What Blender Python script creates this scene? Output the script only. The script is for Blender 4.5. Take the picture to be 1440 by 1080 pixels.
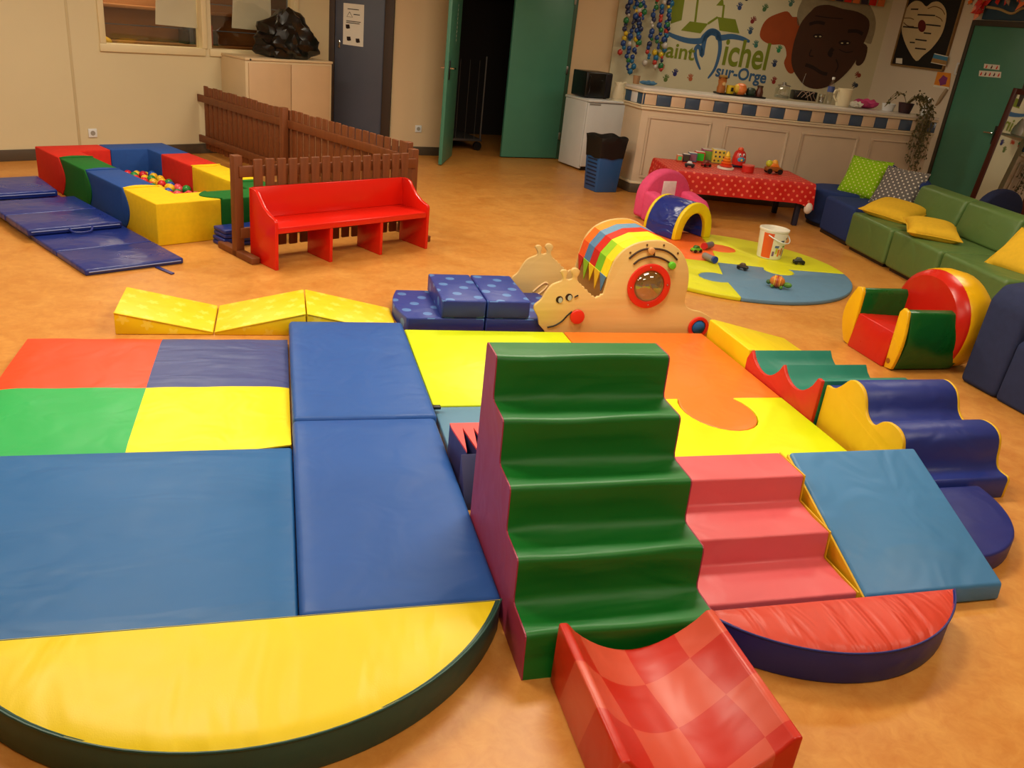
import bpy, bmesh, math, random
from math import sin, cos, pi, radians, sqrt, atan2, hypot
from mathutils import Vector, Matrix
random.seed(7)
for o in list(bpy.data.objects): bpy.data.objects.remove(o)
SC = bpy.context.scene
COL = SC.collection

# ------------------------------------------------------------------ camera
F_PX, PITCH, ROLL, YAW, EYE = 1176.57, .412445, .112733, radians(17.0), 1.65
def _basis():
    R = Matrix(((cos(ROLL), -sin(ROLL), 0), (sin(ROLL), cos(ROLL), 0), (0, 0, 1)))
    up = R @ Vector((0, -cos(PITCH), -sin(PITCH))); fw = R @ Vector((0, -sin(PITCH), cos(PITCH))); rt = R @ Vector((1, 0, 0))
    M = Matrix((rt, fw, up))
    Z = Matrix(((cos(YAW), sin(YAW), 0), (-sin(YAW), cos(YAW), 0), (0, 0, 1)))
    return Z @ M
CM = _basis()
def ray(x, y): return CM @ Vector(((x-720)/F_PX, (y-540)/F_PX, 1))
def at(x, y, z=0.0):                        # pixel seen on the level z
    d = ray(x, y); k = (z-EYE)/d.z; return Vector((d.x*k, d.y*k, z))
def att(x, y, t):                           # pixel seen on the plane Y = t
    d = ray(x, y); k = t/d.y; return Vector((d.x*k, t, EYE+d.z*k))
def ats(x, y, s):                           # pixel seen on the plane X = s
    d = ray(x, y); k = s/d.x; return Vector((s, d.y*k, EYE+d.z*k))
def onwall(x, y, A, B):                     # pixel seen on the upright plane through A, B
    d = ray(x, y); n = Vector((-(B[1]-A[1]), B[0]-A[0])); k = (n.x*A[0]+n.y*A[1])/(n.x*d.x+n.y*d.y)
    return Vector((d.x*k, d.y*k, EYE+d.z*k))
cd = bpy.data.cameras.new('camera'); cam = bpy.data.objects.new('camera', cd); COL.objects.link(cam)
cd.sensor_width = 36; cd.lens = F_PX/1440*36; cd.clip_start = .05; cd.clip_end = 100
r_, u_, b_ = CM @ Vector((1, 0, 0)), CM @ Vector((0, -1, 0)), CM @ Vector((0, 0, -1))
cam.matrix_world = Matrix(((r_.x, u_.x, b_.x, 0), (r_.y, u_.y, b_.y, 0), (r_.z, u_.z, b_.z, EYE), (0, 0, 0, 1)))
SC.camera = cam

# ------------------------------------------------------------------ world, lights, exposure
w = bpy.data.worlds.new('world'); SC.world = w; w.use_nodes = True
w.node_tree.nodes['Background'].inputs[0].default_value = (.9, .8, .65, 1)
w.node_tree.nodes['Background'].inputs[1].default_value = .05
SC.view_settings.view_transform = 'Standard'; SC.view_settings.look = 'None'
SC.view_settings.exposure = 0.0; SC.view_settings.gamma = 1; SC.view_settings.use_curve_mapping = False
CEIL = 2.75
LAMPS = [(-0.9, 3.4, 50), (1.6, 3.6, 55), (-0.9, 6.6, 42), (1.8, 7.0, 42), (0.4, 0.4, 26), (3.3, 1.4, 24), (4.6, 4.6, 24), (5.2, 9.3, 9), (-3.6, 4.6, 30)]
for (x, y, wt) in LAMPS:
    ld = bpy.data.lights.new('ceiling_lamp_light', 'AREA'); ld.shape = 'RECTANGLE'; ld.size = 1.15; ld.size_y = .55
    ld.energy = wt; ld.color = (1, .92, .74)
    lo = bpy.data.objects.new('ceiling_lamp_light', ld); COL.objects.link(lo); lo.location = (x, y, CEIL-.09)
ld = bpy.data.lights.new('store_fill_light', 'AREA'); ld.size = .5; ld.energy = 14; ld.color = (1, .85, .6)     # unseen fill light, added to brighten the room beyond the window
lo = bpy.data.objects.new('store_fill_light', ld); COL.objects.link(lo); lo.location = (-1.35, 9.75, 2.15)

# ------------------------------------------------------------------ helpers
def C(r, g, b):
    f = lambda c: (c/255/12.92) if c/255 <= .04045 else ((c/255+.055)/1.055)**2.4
    return (f(r), f(g), f(b), 1)
def tag(o, label=None, cat=None, group=None, kind=None):
    if label: o['label'] = label
    if cat: o['category'] = cat
    if group: o['group'] = group
    if kind: o['kind'] = kind
    return o
def thing(name, label, cat, loc=(0, 0, 0), rotz=0.0, group=None):
    o = bpy.data.objects.new(name, None); COL.objects.link(o); o.empty_display_size = .1
    o.location = loc; o.rotation_euler = (0, 0, rotz)
    return tag(o, label, cat, group)
def link(name, me, mat, parent=None, loc=None, rot=None):
    o = bpy.data.objects.new(name, me); COL.objects.link(o)
    if mat is not None and not me.materials:
        for m in (mat if isinstance(mat, (list, tuple)) else [mat]): me.materials.append(m)
    if parent: o.parent = parent
    if loc is not None: o.location = loc
    if rot is not None: o.rotation_euler = rot
    return o
def boxuv(me):
    uv = me.uv_layers.new(name='UVMap')
    for p in me.polygons:
        n = p.normal; ax = max(range(3), key=lambda i: abs(n[i]))
        for li in p.loop_indices:
            v = me.vertices[me.loops[li].vertex_index].co
            uv.data[li].uv = (v.y, v.z) if ax == 0 else ((v.x, v.z) if ax == 1 else (v.x, v.y))
def fin(bm, name, mat, parent=None, loc=None, rot=None, bev=0, seg=2, ang=35, smooth=True, uv=False, bang=25):
    bmesh.ops.remove_doubles(bm, verts=bm.verts, dist=1e-5)
    bmesh.ops.recalc_face_normals(bm, faces=bm.faces)
    if bev > 0:
        es = [e for e in bm.edges if len(e.link_faces) == 2 and e.calc_face_angle(0) > radians(bang)]
        bmesh.ops.bevel(bm, geom=es, offset=bev, offset_type='OFFSET', segments=seg, profile=.5, affect='EDGES', clamp_overlap=True)
    me = bpy.data.meshes.new(name); bm.to_mesh(me); bm.free()
    if uv: boxuv(me)
    if smooth:
        for p in me.polygons: p.use_smooth = True
        me.set_sharp_from_angle(angle=radians(ang if not bev else 50))
    return link(name, me, mat, parent, loc, rot)
def add_box(bm, x0, x1, y0, y1, z0, z1):
    v = [bm.verts.new((x, y, z)) for z in (z0, z1) for y in (y0, y1) for x in (x0, x1)]
    for f in ((0, 2, 3, 1), (4, 5, 7, 6), (0, 1, 5, 4), (2, 6, 7, 3), (0, 4, 6, 2), (1, 3, 7, 5)): bm.faces.new([v[i] for i in f])
def add_prism(bm, pts, axis, a0, a1):
    f = {'x': lambda u, v, a: (a, u, v), 'y': lambda u, v, a: (u, a, v), 'z': lambda u, v, a: (u, v, a)}[axis]
    A = [bm.verts.new(f(u, v, a0)) for u, v in pts]; B = [bm.verts.new(f(u, v, a1)) for u, v in pts]
    bm.faces.new(A); bm.faces.new(B[::-1]); n = len(pts)
    for i in range(n): bm.faces.new((A[i], B[i], B[(i+1) % n], A[(i+1) % n]))
def add_lathe(bm, prof, n=24, cx=0, cy=0, z0=0):
    rings = []
    for r, z in prof:
        if r < 1e-6: rings.append([bm.verts.new((cx, cy, z0+z))])
        else: rings.append([bm.verts.new((cx+r*cos(2*pi*i/n), cy+r*sin(2*pi*i/n), z0+z)) for i in range(n)])
    for a, b in zip(rings, rings[1:]):
        for i in range(n):
            j = (i+1) % n
            if len(a) == 1 and len(b) == 1: continue
            if len(a) == 1: bm.faces.new((a[0], b[i], b[j]))
            elif len(b) == 1: bm.faces.new((a[i], b[0], a[j]))
            else: bm.faces.new((a[i], b[i], b[j], a[j]))
    if len(rings[0]) > 1: bm.faces.new(rings[0][::-1])
    if len(rings[-1]) > 1: bm.faces.new(rings[-1])
def add_tube(bm, pts, r, n=8, closed=False):
    pts = [Vector(p) for p in pts]; rings = []; up = Vector((0, 0, 1)); m = len(pts)
    for i, p in enumerate(pts):
        d = (pts[(i+1) % m]-pts[i-1]) if closed else (pts[min(i+1, m-1)]-pts[max(i-1, 0)])
        d.normalize(); a = d.cross(up)
        if a.length < .05: a = d.cross(Vector((1, 0, 0)))
        a.normalize(); b = d.cross(a); rr = r[i] if isinstance(r, (list, tuple)) else r
        rings.append([bm.verts.new(p+a*rr*cos(2*pi*k/n)+b*rr*sin(2*pi*k/n)) for k in range(n)])
    for i in range(m if closed else m-1):
        a, b = rings[i], rings[(i+1) % m]
        for k in range(n): bm.faces.new((a[k], a[(k+1) % n], b[(k+1) % n], b[k]))
    if not closed: bm.faces.new(rings[0][::-1]); bm.faces.new(rings[-1])
def add_ball(bm, c, r, sub=2, sc=(1, 1, 1)):
    m = Matrix.Translation(c) @ Matrix.Diagonal((*[r*s for s in sc], 1))
    bmesh.ops.create_icosphere(bm, subdivisions=sub, radius=1, matrix=m)
def box(name, mat, parent, x0, x1, y0, y1, z0, z1, bev=.004, seg=2, **k):
    bm = bmesh.new(); add_box(bm, x0, x1, y0, y1, z0, z1); return fin(bm, name, mat, parent, bev=bev, seg=seg, **k)
def prism(name, mat, parent, pts, axis, a0, a1, bev=.004, seg=2, **k):
    bm = bmesh.new(); add_prism(bm, pts, axis, a0, a1); return fin(bm, name, mat, parent, bev=bev, seg=seg, **k)
def lathe(name, mat, parent, prof, n=24, cx=0, cy=0, z0=0, **k):
    bm = bmesh.new(); add_lathe(bm, prof, n, cx, cy, z0); return fin(bm, name, mat, parent, **k)
def tube(name, mat, parent, pts, r, n=8, closed=False, **k):
    bm = bmesh.new(); add_tube(bm, pts, r, n, closed); return fin(bm, name, mat, parent, **k)
def ball(name, mat, parent, c, r, sub=2, sc=(1, 1, 1), **k):
    bm = bmesh.new(); add_ball(bm, c, r, sub, sc); return fin(bm, name, mat, parent, **k)
def loft(name, mat, parent, rings, cap=True, **k):
    bm = bmesh.new(); R = [[bm.verts.new(p) for p in r] for r in rings]; n = len(R[0])
    for a, b in zip(R, R[1:]):
        for i in range(n): bm.faces.new((a[i], a[(i+1) % n], b[(i+1) % n], b[i]))
    if cap: bm.faces.new(R[0][::-1]); bm.faces.new(R[-1])
    return fin(bm, name, mat, parent, **k)
def arc(cx, cy, rx, ry, a0, a1, n):
    return [(cx+rx*cos(a0+(a1-a0)*i/n), cy+ry*sin(a0+(a1-a0)*i/n)) for i in range(n+1)]
def smooth_pts(pts, n=6, closed=False):     # Catmull-Rom
    out = []; m = len(pts)
    g = (lambda i: pts[i % m]) if closed else (lambda i: pts[max(0, min(m-1, i))])
    for i in range(m if closed else m-1):
        p0, p1, p2, p3 = g(i-1), g(i), g(i+1), g(i+2)
        for k in range(n):
            t = k/n
            out.append(tuple(.5*((2*b)+(-a+c)*t+(2*a-5*b+4*c-d)*t*t+(-a+3*b-3*c+d)*t**3) for a, b, c, d in zip(p0, p1, p2, p3)))
    if not closed: out.append(tuple(pts[-1]))
    return out

# ------------------------------------------------------------------ materials
MATS = {}
def newmat(name):
    m = bpy.data.materials.new(name); m.use_nodes = True; nt = m.node_tree; return m, nt, nt.nodes['Principled BSDF']
def node(nt, typ, **k):
    n = nt.nodes.new(typ)
    for a, v in k.items():
        if a.startswith('in_'): n.inputs[int(a[3:])].default_value = v
        else: setattr(n, a, v)
    return n
def mixrgb(nt, fac, a, b):
    n = nt.nodes.new('ShaderNodeMix'); n.data_type = 'RGBA'
    for s, v in ((n.inputs[0], fac), (n.inputs[6], a), (n.inputs[7], b)):
        if hasattr(v, 'is_linked'): nt.links.new(v, s)
        else: s.default_value = v
    return n.outputs[2]
def math_(nt, op, a, b=None, c=None):
    n = nt.nodes.new('ShaderNodeMath'); n.operation = op
    for i, v in enumerate((a, b, c)):
        if v is None: continue
        if hasattr(v, 'is_linked'): nt.links.new(v, n.inputs[i])
        else: n.inputs[i].default_value = v
    return n.outputs[0]
def coords(nt, kind='Object', scale=(1, 1, 1), rot=(0, 0, 0), loc=(0, 0, 0)):
    t = nt.nodes.new('ShaderNodeTexCoord'); m = nt.nodes.new('ShaderNodeMapping')
    nt.links.new(t.outputs[kind], m.inputs[0]); m.inputs['Scale'].default_value = scale
    m.inputs['Rotation'].default_value = rot; m.inputs['Location'].default_value = loc
    return m.outputs[0]
def noise(nt, vec, scale, detail=3, rough=.5, dist=0):
    n = node(nt, 'ShaderNodeTexNoise'); n.inputs['Scale'].default_value = scale; n.inputs['Detail'].default_value = detail
    n.inputs['Roughness'].default_value = rough; n.inputs['Distortion'].default_value = dist
    nt.links.new(vec, n.inputs['Vector']); return n.outputs['Fac']
def bump(nt, bs, h, strength, dist):
    b = node(nt, 'ShaderNodeBump'); b.inputs['Strength'].default_value = strength; b.inputs['Distance'].default_value = dist
    nt.links.new(h, b.inputs['Height']); nt.links.new(b.outputs[0], bs.inputs['Normal'])
def dark(c, k): return (c[0]*k, c[1]*k, c[2]*k, 1)
def plain(name, rgb, rough=.5, metal=0, var=.06, spec=.5, scale=6):
    if name in MATS: return MATS[name]
    m, nt, bs = newmat(name); c = C(*rgb); v = coords(nt)
    nt.links.new(mixrgb(nt, noise(nt, v, scale), dark(c, 1-var), dark(c, 1+var)), bs.inputs['Base Color'])
    bs.inputs['Roughness'].default_value = rough; bs.inputs['Metallic'].default_value = metal; bs.inputs['Specular IOR Level'].default_value = spec
    MATS[name] = m; return m
def vinyl(name, rgb, rough=.46, wr=.35, wscale=(5, 5, 5), pat=None, spec=.5):
    """soft coated foam cover: fine grain, lazy wrinkles; pat = optional print"""
    if name in MATS: return MATS[name]
    m, nt, bs = newmat(name); c = C(*rgb); v = coords(nt)
    col = mixrgb(nt, noise(nt, v, 4, 4), dark(c, .93), dark(c, 1.06))
    if pat: col = pat(nt, col)
    nt.links.new(col, bs.inputs['Base Color'])
    n1 = noise(nt, coords(nt, scale=wscale), 1.0, 2, .5, .6); n2 = noise(nt, v, 260, 2)
    h = math_(nt, 'ADD', math_(nt, 'MULTIPLY', n1, 1.0), math_(nt, 'MULTIPLY', n2, .012))
    bump(nt, bs, h, wr, .03)
    nt.links.new(math_(nt, 'MULTIPLY_ADD', noise(nt, v, 9, 3), .16, rough-.08), bs.inputs['Roughness'])
    bs.inputs['Specular IOR Level'].default_value = spec
    MATS[name] = m; return m
def fabric(name, rgb, rough=.85, pat=None, spec=.2):
    if name in MATS: return MATS[name]
    m, nt, bs = newmat(name); c = C(*rgb); v = coords(nt)
    col = mixrgb(nt, noise(nt, v, 30, 4), dark(c, .86), dark(c, 1.1))
    if pat: col = pat(nt, col)
    nt.links.new(col, bs.inputs['Base Color']); bs.inputs['Roughness'].default_value = rough
    bs.inputs['Specular IOR Level'].default_value = spec
    bump(nt, bs, math_(nt, 'ADD', noise(nt, v, 400, 1), math_(nt, 'MULTIPLY', noise(nt, v, 7, 2), 4.0)), .3, .004)
    MATS[name] = m; return m
def dots(rgb, freq, rad, rot=.785, kind='UV', soft=.02, ring=0):
    def f(nt, col):
        v = coords(nt, kind, (freq, freq, freq), (0, 0, rot))
        s = nt.nodes.new('ShaderNodeSeparateXYZ'); nt.links.new(v, s.inputs[0])
        fx = math_(nt, 'SUBTRACT', math_(nt, 'FRACT', s.outputs[0]), .5); fy = math_(nt, 'SUBTRACT', math_(nt, 'FRACT', s.outputs[1]), .5)
        d = math_(nt, 'SQRT', math_(nt, 'ADD', math_(nt, 'MULTIPLY', fx, fx), math_(nt, 'MULTIPLY', fy, fy)))
        if ring: d = math_(nt, 'ABSOLUTE', math_(nt, 'SUBTRACT', d, ring))
        k = math_(nt, 'LESS_THAN', d, rad)
        return mixrgb(nt, k, col, C(*rgb))
    return f
def wood(name, a, b, scale=(1.5, 30, 30), rough=.5, spec=.4):
    if name in MATS: return MATS[name]
    m, nt, bs = newmat(name); n = noise(nt, coords(nt, scale=scale), 1, 5, .6, .8)
    nt.links.new(mixrgb(nt, n, C(*a), C(*b)), bs.inputs['Base Color']); bs.inputs['Roughness'].default_value = rough
    bs.inputs['Specular IOR Level'].default_value = spec
    bump(nt, bs, n, .15, .004); MATS[name] = m; return m
def wallmat(name, rgb, rough=.75, var=.05):
    if name in MATS: return MATS[name]
    m, nt, bs = newmat(name); c = C(*rgb); v = coords(nt)
    n = noise(nt, v, 1.3, 5, .6)
    nt.links.new(mixrgb(nt, n, dark(c, 1-var), dark(c, 1+var)), bs.inputs['Base Color']); bs.inputs['Roughness'].default_value = rough
    bump(nt, bs, noise(nt, v, 120, 2), .1, .002); MATS[name] = m; return m
def glassy(name, tint=(1, 1, 1), k=.12, rough=.03):
    if name in MATS: return MATS[name]
    m, nt, bs = newmat(name); nt.nodes.remove(bs)
    t = node(nt, 'ShaderNodeBsdfTransparent'); t.inputs[0].default_value = (*tint, 1)
    g = node(nt, 'ShaderNodeBsdfGlossy'); g.inputs['Roughness'].default_value = rough
    x = node(nt, 'ShaderNodeMixShader'); x.inputs[0].default_value = k
    nt.links.new(t.outputs[0], x.inputs[1]); nt.links.new(g.outputs[0], x.inputs[2])
    nt.links.new(x.outputs[0], nt.nodes['Material Output'].inputs[0]); MATS[name] = m; return m
def emit(name, rgb, s):
    m, nt, bs = newmat(name); bs.inputs['Emission Color'].default_value = C(*rgb); bs.inputs['Emission Strength'].default_value = s
    bs.inputs['Base Color'].default_value = C(*rgb); MATS[name] = m; return m

def floor_mat():
    m, nt, bs = newmat('linoleum'); v = coords(nt)
    a = noise(nt, v, 2.2, 5, .62, 1.2); b = noise(nt, v, 16, 5, .7, .8)
    k = math_(nt, 'MULTIPLY_ADD', a, .55, math_(nt, 'MULTIPLY', b, .6))
    cr = node(nt, 'ShaderNodeValToRGB'); e = cr.color_ramp.elements
    e[0].position = .36; e[0].color = C(188, 116, 44); e[1].position = .76; e[1].color = C(214, 154, 76)
    nt.links.new(k, cr.inputs[0]); nt.links.new(cr.outputs[0], bs.inputs['Base Color'])
    nt.links.new(math_(nt, 'MULTIPLY_ADD', a, .2, .27), bs.inputs['Roughness'])
    bs.inputs['Specular IOR Level'].default_value = .45
    bump(nt, bs, noise(nt, v, 60, 3), .06, .002); return m
FLOOR = floor_mat()
W_BEIGE = wallmat('beige panel wall', (212, 198, 160)); W_WHITE = wallmat('white wall', (214, 204, 186)); W_GREY = wallmat('plain plaster', (205, 196, 178))
DARKWOOD = plain('dark trim', (58, 44, 34), .6); SKIRT = plain('skirting brown', (78, 66, 52), .5)
GREEN_DOOR = plain('green door paint', (70, 134, 112), .42); BLUE_DOOR = plain('slate blue door', (76, 82, 98), .45)
WHITE_P = plain('white enamel', (222, 226, 228), .3); BLACK = plain('black plastic', (16, 16, 18), .35); BLACK_GL = plain('glossy black film', (12, 10, 10), .3, spec=.5)
STEEL = plain('brushed steel', (190, 190, 188), .28, 1); CHROME = plain('chrome', (210, 210, 212), .12, 1)
PAPER = plain('paper white', (228, 226, 214), .8); CREAM = plain('cream metal', (214, 190, 150), .5)

# ------------------------------------------------------------------ the room
LW0, LW1 = Vector((-6.2, 6.0)), Vector((.626, 10.39))          # left wall
D0, D1 = Vector((.626, 10.39)), Vector((1.285, 10.196))        # short wall with the blue door
B0, B1 = Vector((1.285, 10.196)), Vector((4.14, 10.838))       # wall with the green double door
MU0, MU1 = Vector((4.14, 10.81)), Vector((7.87, 10.55))        # mural wall
RX = 7.87
def struct(o): o['kind'] = 'structure'; return o
def wall(name, A, B, mat, holes=(), z1=CEIL, th=.12, z0=0.0):
    """upright wall along A-B; room lies on the right of A>B; holes = (u0,u1,z0,z1) along the wall"""
    L = (B-A).length; a = atan2(B.y-A.y, B.x-A.x); bm = bmesh.new()
    us = sorted({0, L, *[h[0] for h in holes], *[h[1] for h in holes]}); zs = sorted({z0, z1, *[h[2] for h in holes], *[h[3] for h in holes]})
    for u0, u1 in zip(us, us[1:]):
        for c0, c1 in zip(zs, zs[1:]):
            if any(h[0]-1e-6 <= u0 and u1 <= h[1]+1e-6 and h[2]-1e-6 <= c0 and c1 <= h[3]+1e-6 for h in holes): continue
            add_box(bm, u0, u1, 0, th, c0, c1)
    return struct(fin(bm, name, mat, None, (A.x, A.y, 0), (0, 0, a), smooth=False))
def frame_empty(name, A, B):               # local frame of a wall: x along, y into the wall, z up
    return atan2(B.y-A.y, B.x-A.x)
bm = bmesh.new(); pts = [(-6.4, -3), (8.2, -3), (8.2, 11.2), (3.6, 12.6), (1.5, 12.6), (.4, 10.9), (-6.6, 6.4)]
f0 = [bm.verts.new((x, y, 0)) for x, y in pts]; f1 = [bm.verts.new((x, y, -.1)) for x, y in pts]
bm.faces.new(f0); bm.faces.new(f1[::-1])
for i in range(len(pts)): bm.faces.new((f0[i], f0[(i+1) % len(pts)], f1[(i+1) % len(pts)], f1[i]))
struct(fin(bm, 'floor', FLOOR, smooth=False))
bm = bmesh.new(); pts = [(-6.3, -2.9), (8, -2.9), (8, 10.7), (4.15, 10.95), (1.3, 10.3), (.6, 10.5), (-6.3, 6.05)]
add_prism(bm, pts, 'z', CEIL, CEIL+.1); struct(fin(bm, 'ceiling', plain('ceiling tiles', (222, 214, 196), .9), smooth=False))
def lw_u(x, y): p = onwall(x, y, LW0, LW1); return (Vector((p.x, p.y))-LW0).length, p.z
u1, _ = lw_u(147, 62); u2, _ = lw_u(285, 68); u3, _ = lw_u(298, 69)
U_END = (LW1-LW0).length; u4 = min(u3+(u2-u1), U_END-.12)
wall('wall_left', LW0, LW1, W_BEIGE, holes=[(u1, u2, 1.02, 2.1), (u3, u4, 1.02, 2.1)])
wall('wall_corner', D0, D1, W_BEIGE)
BA = atan2(B1.y-B0.y, B1.x-B0.x); BL = (B1-B0).length
HU0, HU1 = .745, 2.27                     # double doorway along the wall
wall('wall_back', B0, B1, wallmat('door wall', (214, 188, 150)), holes=[(HU0, HU1, 0, 2.12)])
wall('wall_mural', MU0, MU1, wallmat('mural wall', (206, 202, 172)))
wall('wall_right', Vector((RX, 10.55)), Vector((RX, -2.9)), W_WHITE)
wall('wall_front', Vector((RX, -2.9)), Vector((-6.2, -2.9)), W_BEIGE)
wall('wall_side', Vector((-6.2, -2.9)), Vector((-6.2, 6.0)), W_BEIGE)
def skirting(name, A, B, u0, u1, mat=SKIRT, h=.1):
    a = atan2(B.y-A.y, B.x-A.x); bm = bmesh.new(); add_box(bm, u0, u1, -.014, 0, 0, h)
    struct(fin(bm, name, mat, None, (A.x, A.y, 0), (0, 0, a), bev=.003))
skirting('baseboard_left', LW0, LW1, 0, U_END); skirting('baseboard_back', B0, B1, 0, HU0-.06); skirting('baseboard_corner', B0, B1, HU1+.06, BL)
skirting('baseboard_right', Vector((RX, 10.55)), Vector((RX, -2.9)), 0, 13.4)
LA = atan2(LW1.y-LW0.y, LW1.x-LW0.x)
def on_left(x, y):
    u, z = lw_u(x, y); return u, z
# joints between the wall panels
for i, (px, py) in enumerate(((112, 200), (-40, 200))):
    u, _ = lw_u(px, py); bm = bmesh.new(); add_box(bm, u-.012, u+.012, -.004, 0, .1, CEIL)
    struct(fin(bm, 'trim_%d' % (i+1), wallmat('panel joint', (198, 182, 142)), None, (LW0.x, LW0.y, 0), (0, 0, LA), bev=.001))
# storage room behind the green doors
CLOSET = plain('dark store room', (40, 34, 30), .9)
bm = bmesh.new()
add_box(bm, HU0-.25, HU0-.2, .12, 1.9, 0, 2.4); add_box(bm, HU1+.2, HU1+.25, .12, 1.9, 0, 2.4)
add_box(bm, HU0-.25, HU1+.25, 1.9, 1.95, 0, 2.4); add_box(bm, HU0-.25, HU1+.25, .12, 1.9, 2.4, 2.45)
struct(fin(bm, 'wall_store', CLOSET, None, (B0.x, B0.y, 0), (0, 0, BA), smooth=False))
bm = bmesh.new()
for x0, x1 in ((HU0-.06, HU0), (HU1, HU1+.06)): add_box(bm, x0, x1, -.02, .13, 0, 2.18)
add_box(bm, HU0-.06, HU1+.06, -.02, .13, 2.12, 2.18)
struct(fin(bm, 'trim_3', plain('door frame green', (52, 88, 66), .5), None, (B0.x, B0.y, 0), (0, 0, BA), bev=.003))
def lever(parent, x, y, z, side=1, sgn=-1):
    bm = bmesh.new(); add_box(bm, x-.02, x+.02, y+sgn*.012, y, z-.12, z+.08)
    pl = fin(bm, 'handle_plate', BLACK, parent, bev=.003)
    tube('lever', CHROME, pl, [(x, y, z), (x, y+sgn*.05, z), (x+side*.03, y+sgn*.055, z), (x+side*.12, y+sgn*.05, z-.005)], .009)
# left leaf, opened into the room
hinge = B0+(B1-B0).normalized()*HU0; free = Vector((1.76, 9.66)); la = atan2(free.y-hinge.y, free.x-hinge.x)
d1 = struct(bpy.data.objects.new('door_1', None)); COL.objects.link(d1); d1.location = (hinge.x+.03, hinge.y-.03, 0); d1.rotation_euler = (0, 0, la)
box('door_leaf', GREEN_DOOR, d1, 0, .74, -.02, .02, .012, 2.08, .003)
lever(d1, .66, .02, 1.05, -1, 1); lever(d1, .66, -.02, 1.05, -1, -1)
bm = bmesh.new()
for k in range(9): add_box(bm, .3+.018*(k % 2)*0, .312, .0201, .021, 1.32+k*.045, 1.345+k*.045)
fin(bm, 'label_strip', PAPER, d1)
d2 = struct(bpy.data.objects.new('door_2', None)); COL.objects.link(d2); d2.location = (B0.x, B0.y, 0); d2.rotation_euler = (0, 0, BA)
lx = onwall(703, 220, B0, B1); LU = (Vector((lx.x, lx.y))-B0).length
box('door_leaf', GREEN_DOOR, d2, LU, HU1, -.03, .012, .012, 2.1, .003)
for z in (.25, 1.05, 1.85): box('hinge', STEEL, d2, HU1-.006, HU1+.02, -.045, -.025, z, z+.09, .002)
# blue door
d3 = struct(bpy.data.objects.new('door_3', None)); COL.objects.link(d3); d3.location = (D0.x, D0.y, 0); d3.rotation_euler = (0, 0, atan2(D1.y-D0.y, D1.x-D0.x))
box('door_leaf', BLUE_DOOR, d3, .02, .575, -.03, .0, .01, 2.06, .003)
box('door_frame', DARKWOOD, d3, -.06, .018, -.05, .0, 0, 2.15, .003); box('door_frame', DARKWOOD, d3, .58, .68, -.06, .0, 0, 2.15, .003)
bo = box('bolt', CHROME, d3, .06, .085, -.05, -.03, 1.12, 1.2, .004)
# right green door with signs
d4 = struct(bpy.data.objects.new('door_4', None)); COL.objects.link(d4); d4.location = (RX, 8.92, 0); d4.rotation_euler = (0, 0, -pi/2)
box('door_leaf', GREEN_DOOR, d4, 0, .98, -.035, 0, .012, 2.1, .003)
box('door_frame', plain('frame dark', (60, 54, 44), .6), d4, -.05, 0, -.05, 0, 0, 2.16, .003); box('door_frame', MATS['frame dark'], d4, .98, 1.03, -.05, 0, 0, 2.16, .003)
box('door_frame', MATS['frame dark'], d4, 0, .98, -.05, 0, 2.1, 2.16, .003); lever(d4, .80, -.035, 1.0, -1, -1)
# sockets
def socket(label, loc, rot):
    t = thing('wall_socket', label, 'socket', loc, rot); box('plate', WHITE_P, t, -.04, .04, -.012, 0, -.04, .04, .004)
    bm = bmesh.new(); bmesh.ops.create_cone(bm, cap_ends=True, segments=20, radius1=.022, radius2=.022, depth=.004, matrix=Matrix.Translation((0, -.012, 0)) @ Matrix.Rotation(pi/2, 4, 'X'))
    fin(bm, 'recess', plain('socket grey', (150, 146, 136), .6), t)
p = onwall(130, 187, LW0, LW1); socket('white wall socket on the beige wall above the ball pit', (p.x, p.y, p.z), LA)
p = onwall(588, 181, B0, B1); socket('white wall socket between blue door and open green door', (p.x, p.y, p.z), BA)
p = onwall(1318, 115, (RX, 10), (RX, 5))
# windows in the left wall
GLASS = glassy('window glass', (.96, .95, .9), .10)
for i, (a0, a1) in enumerate(((u1, u2), (u3, u4))):
    wn = struct(bpy.data.objects.new('window_%d' % (i+1), None)); COL.objects.link(wn); wn.location = (LW0.x, LW0.y, 0); wn.rotation_euler = (0, 0, LA)
    FR = plain('window frame cream', (222, 206, 164), .45)
    for n_, x0, x1, z0, z1 in (('frame_rail', a0-.05, a1+.05, .96, 1.03), ('frame_rail', a0-.05, a1+.05, 2.09, 2.15), ('frame_stile', a0-.045, a0+.01, 1.03, 2.09), ('frame_stile', a1-.01, a1+.045, 1.03, 2.09)):
        if i == 1 and n_ == 'frame_stile' and x0 < a0: continue
        box(n_, FR, wn, x0+(.02 if i == 1 and x0 < a0 and n_ == 'frame_rail' else 0)+.0, x1-(.03 if i == 0 and n_ == 'frame_rail' else 0), -.022, .1, z0, z1, .004)
    box('pane', GLASS, wn, a0, a1, .05, .056, 1.02, 2.1, 0)
    # paper taped on the far side of the glass
    px0, px1, pb = ((222, 281, 37), (330, 386, 42))[i]
    q0 = lw_u(px0, 20)[0]; q1 = lw_u(px1, 20)[0]; zb = lw_u((px0+px1)/2, pb)[1]
    sh = thing('paper_sheet', ('large white paper sheet taped inside the first window pane', 'white paper sheet taped inside the pane above the cabinet')[i], 'paper', (LW0.x, LW0.y, 0), LA)
    bm = bmesh.new(); add_prism(bm, [(q0, zb), (q1, zb-.01), (q1-.01, 2.0), (q0+.06, 2.0)], 'y', .062, .064); fin(bm, 'sheet', PAPER, sh)
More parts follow.
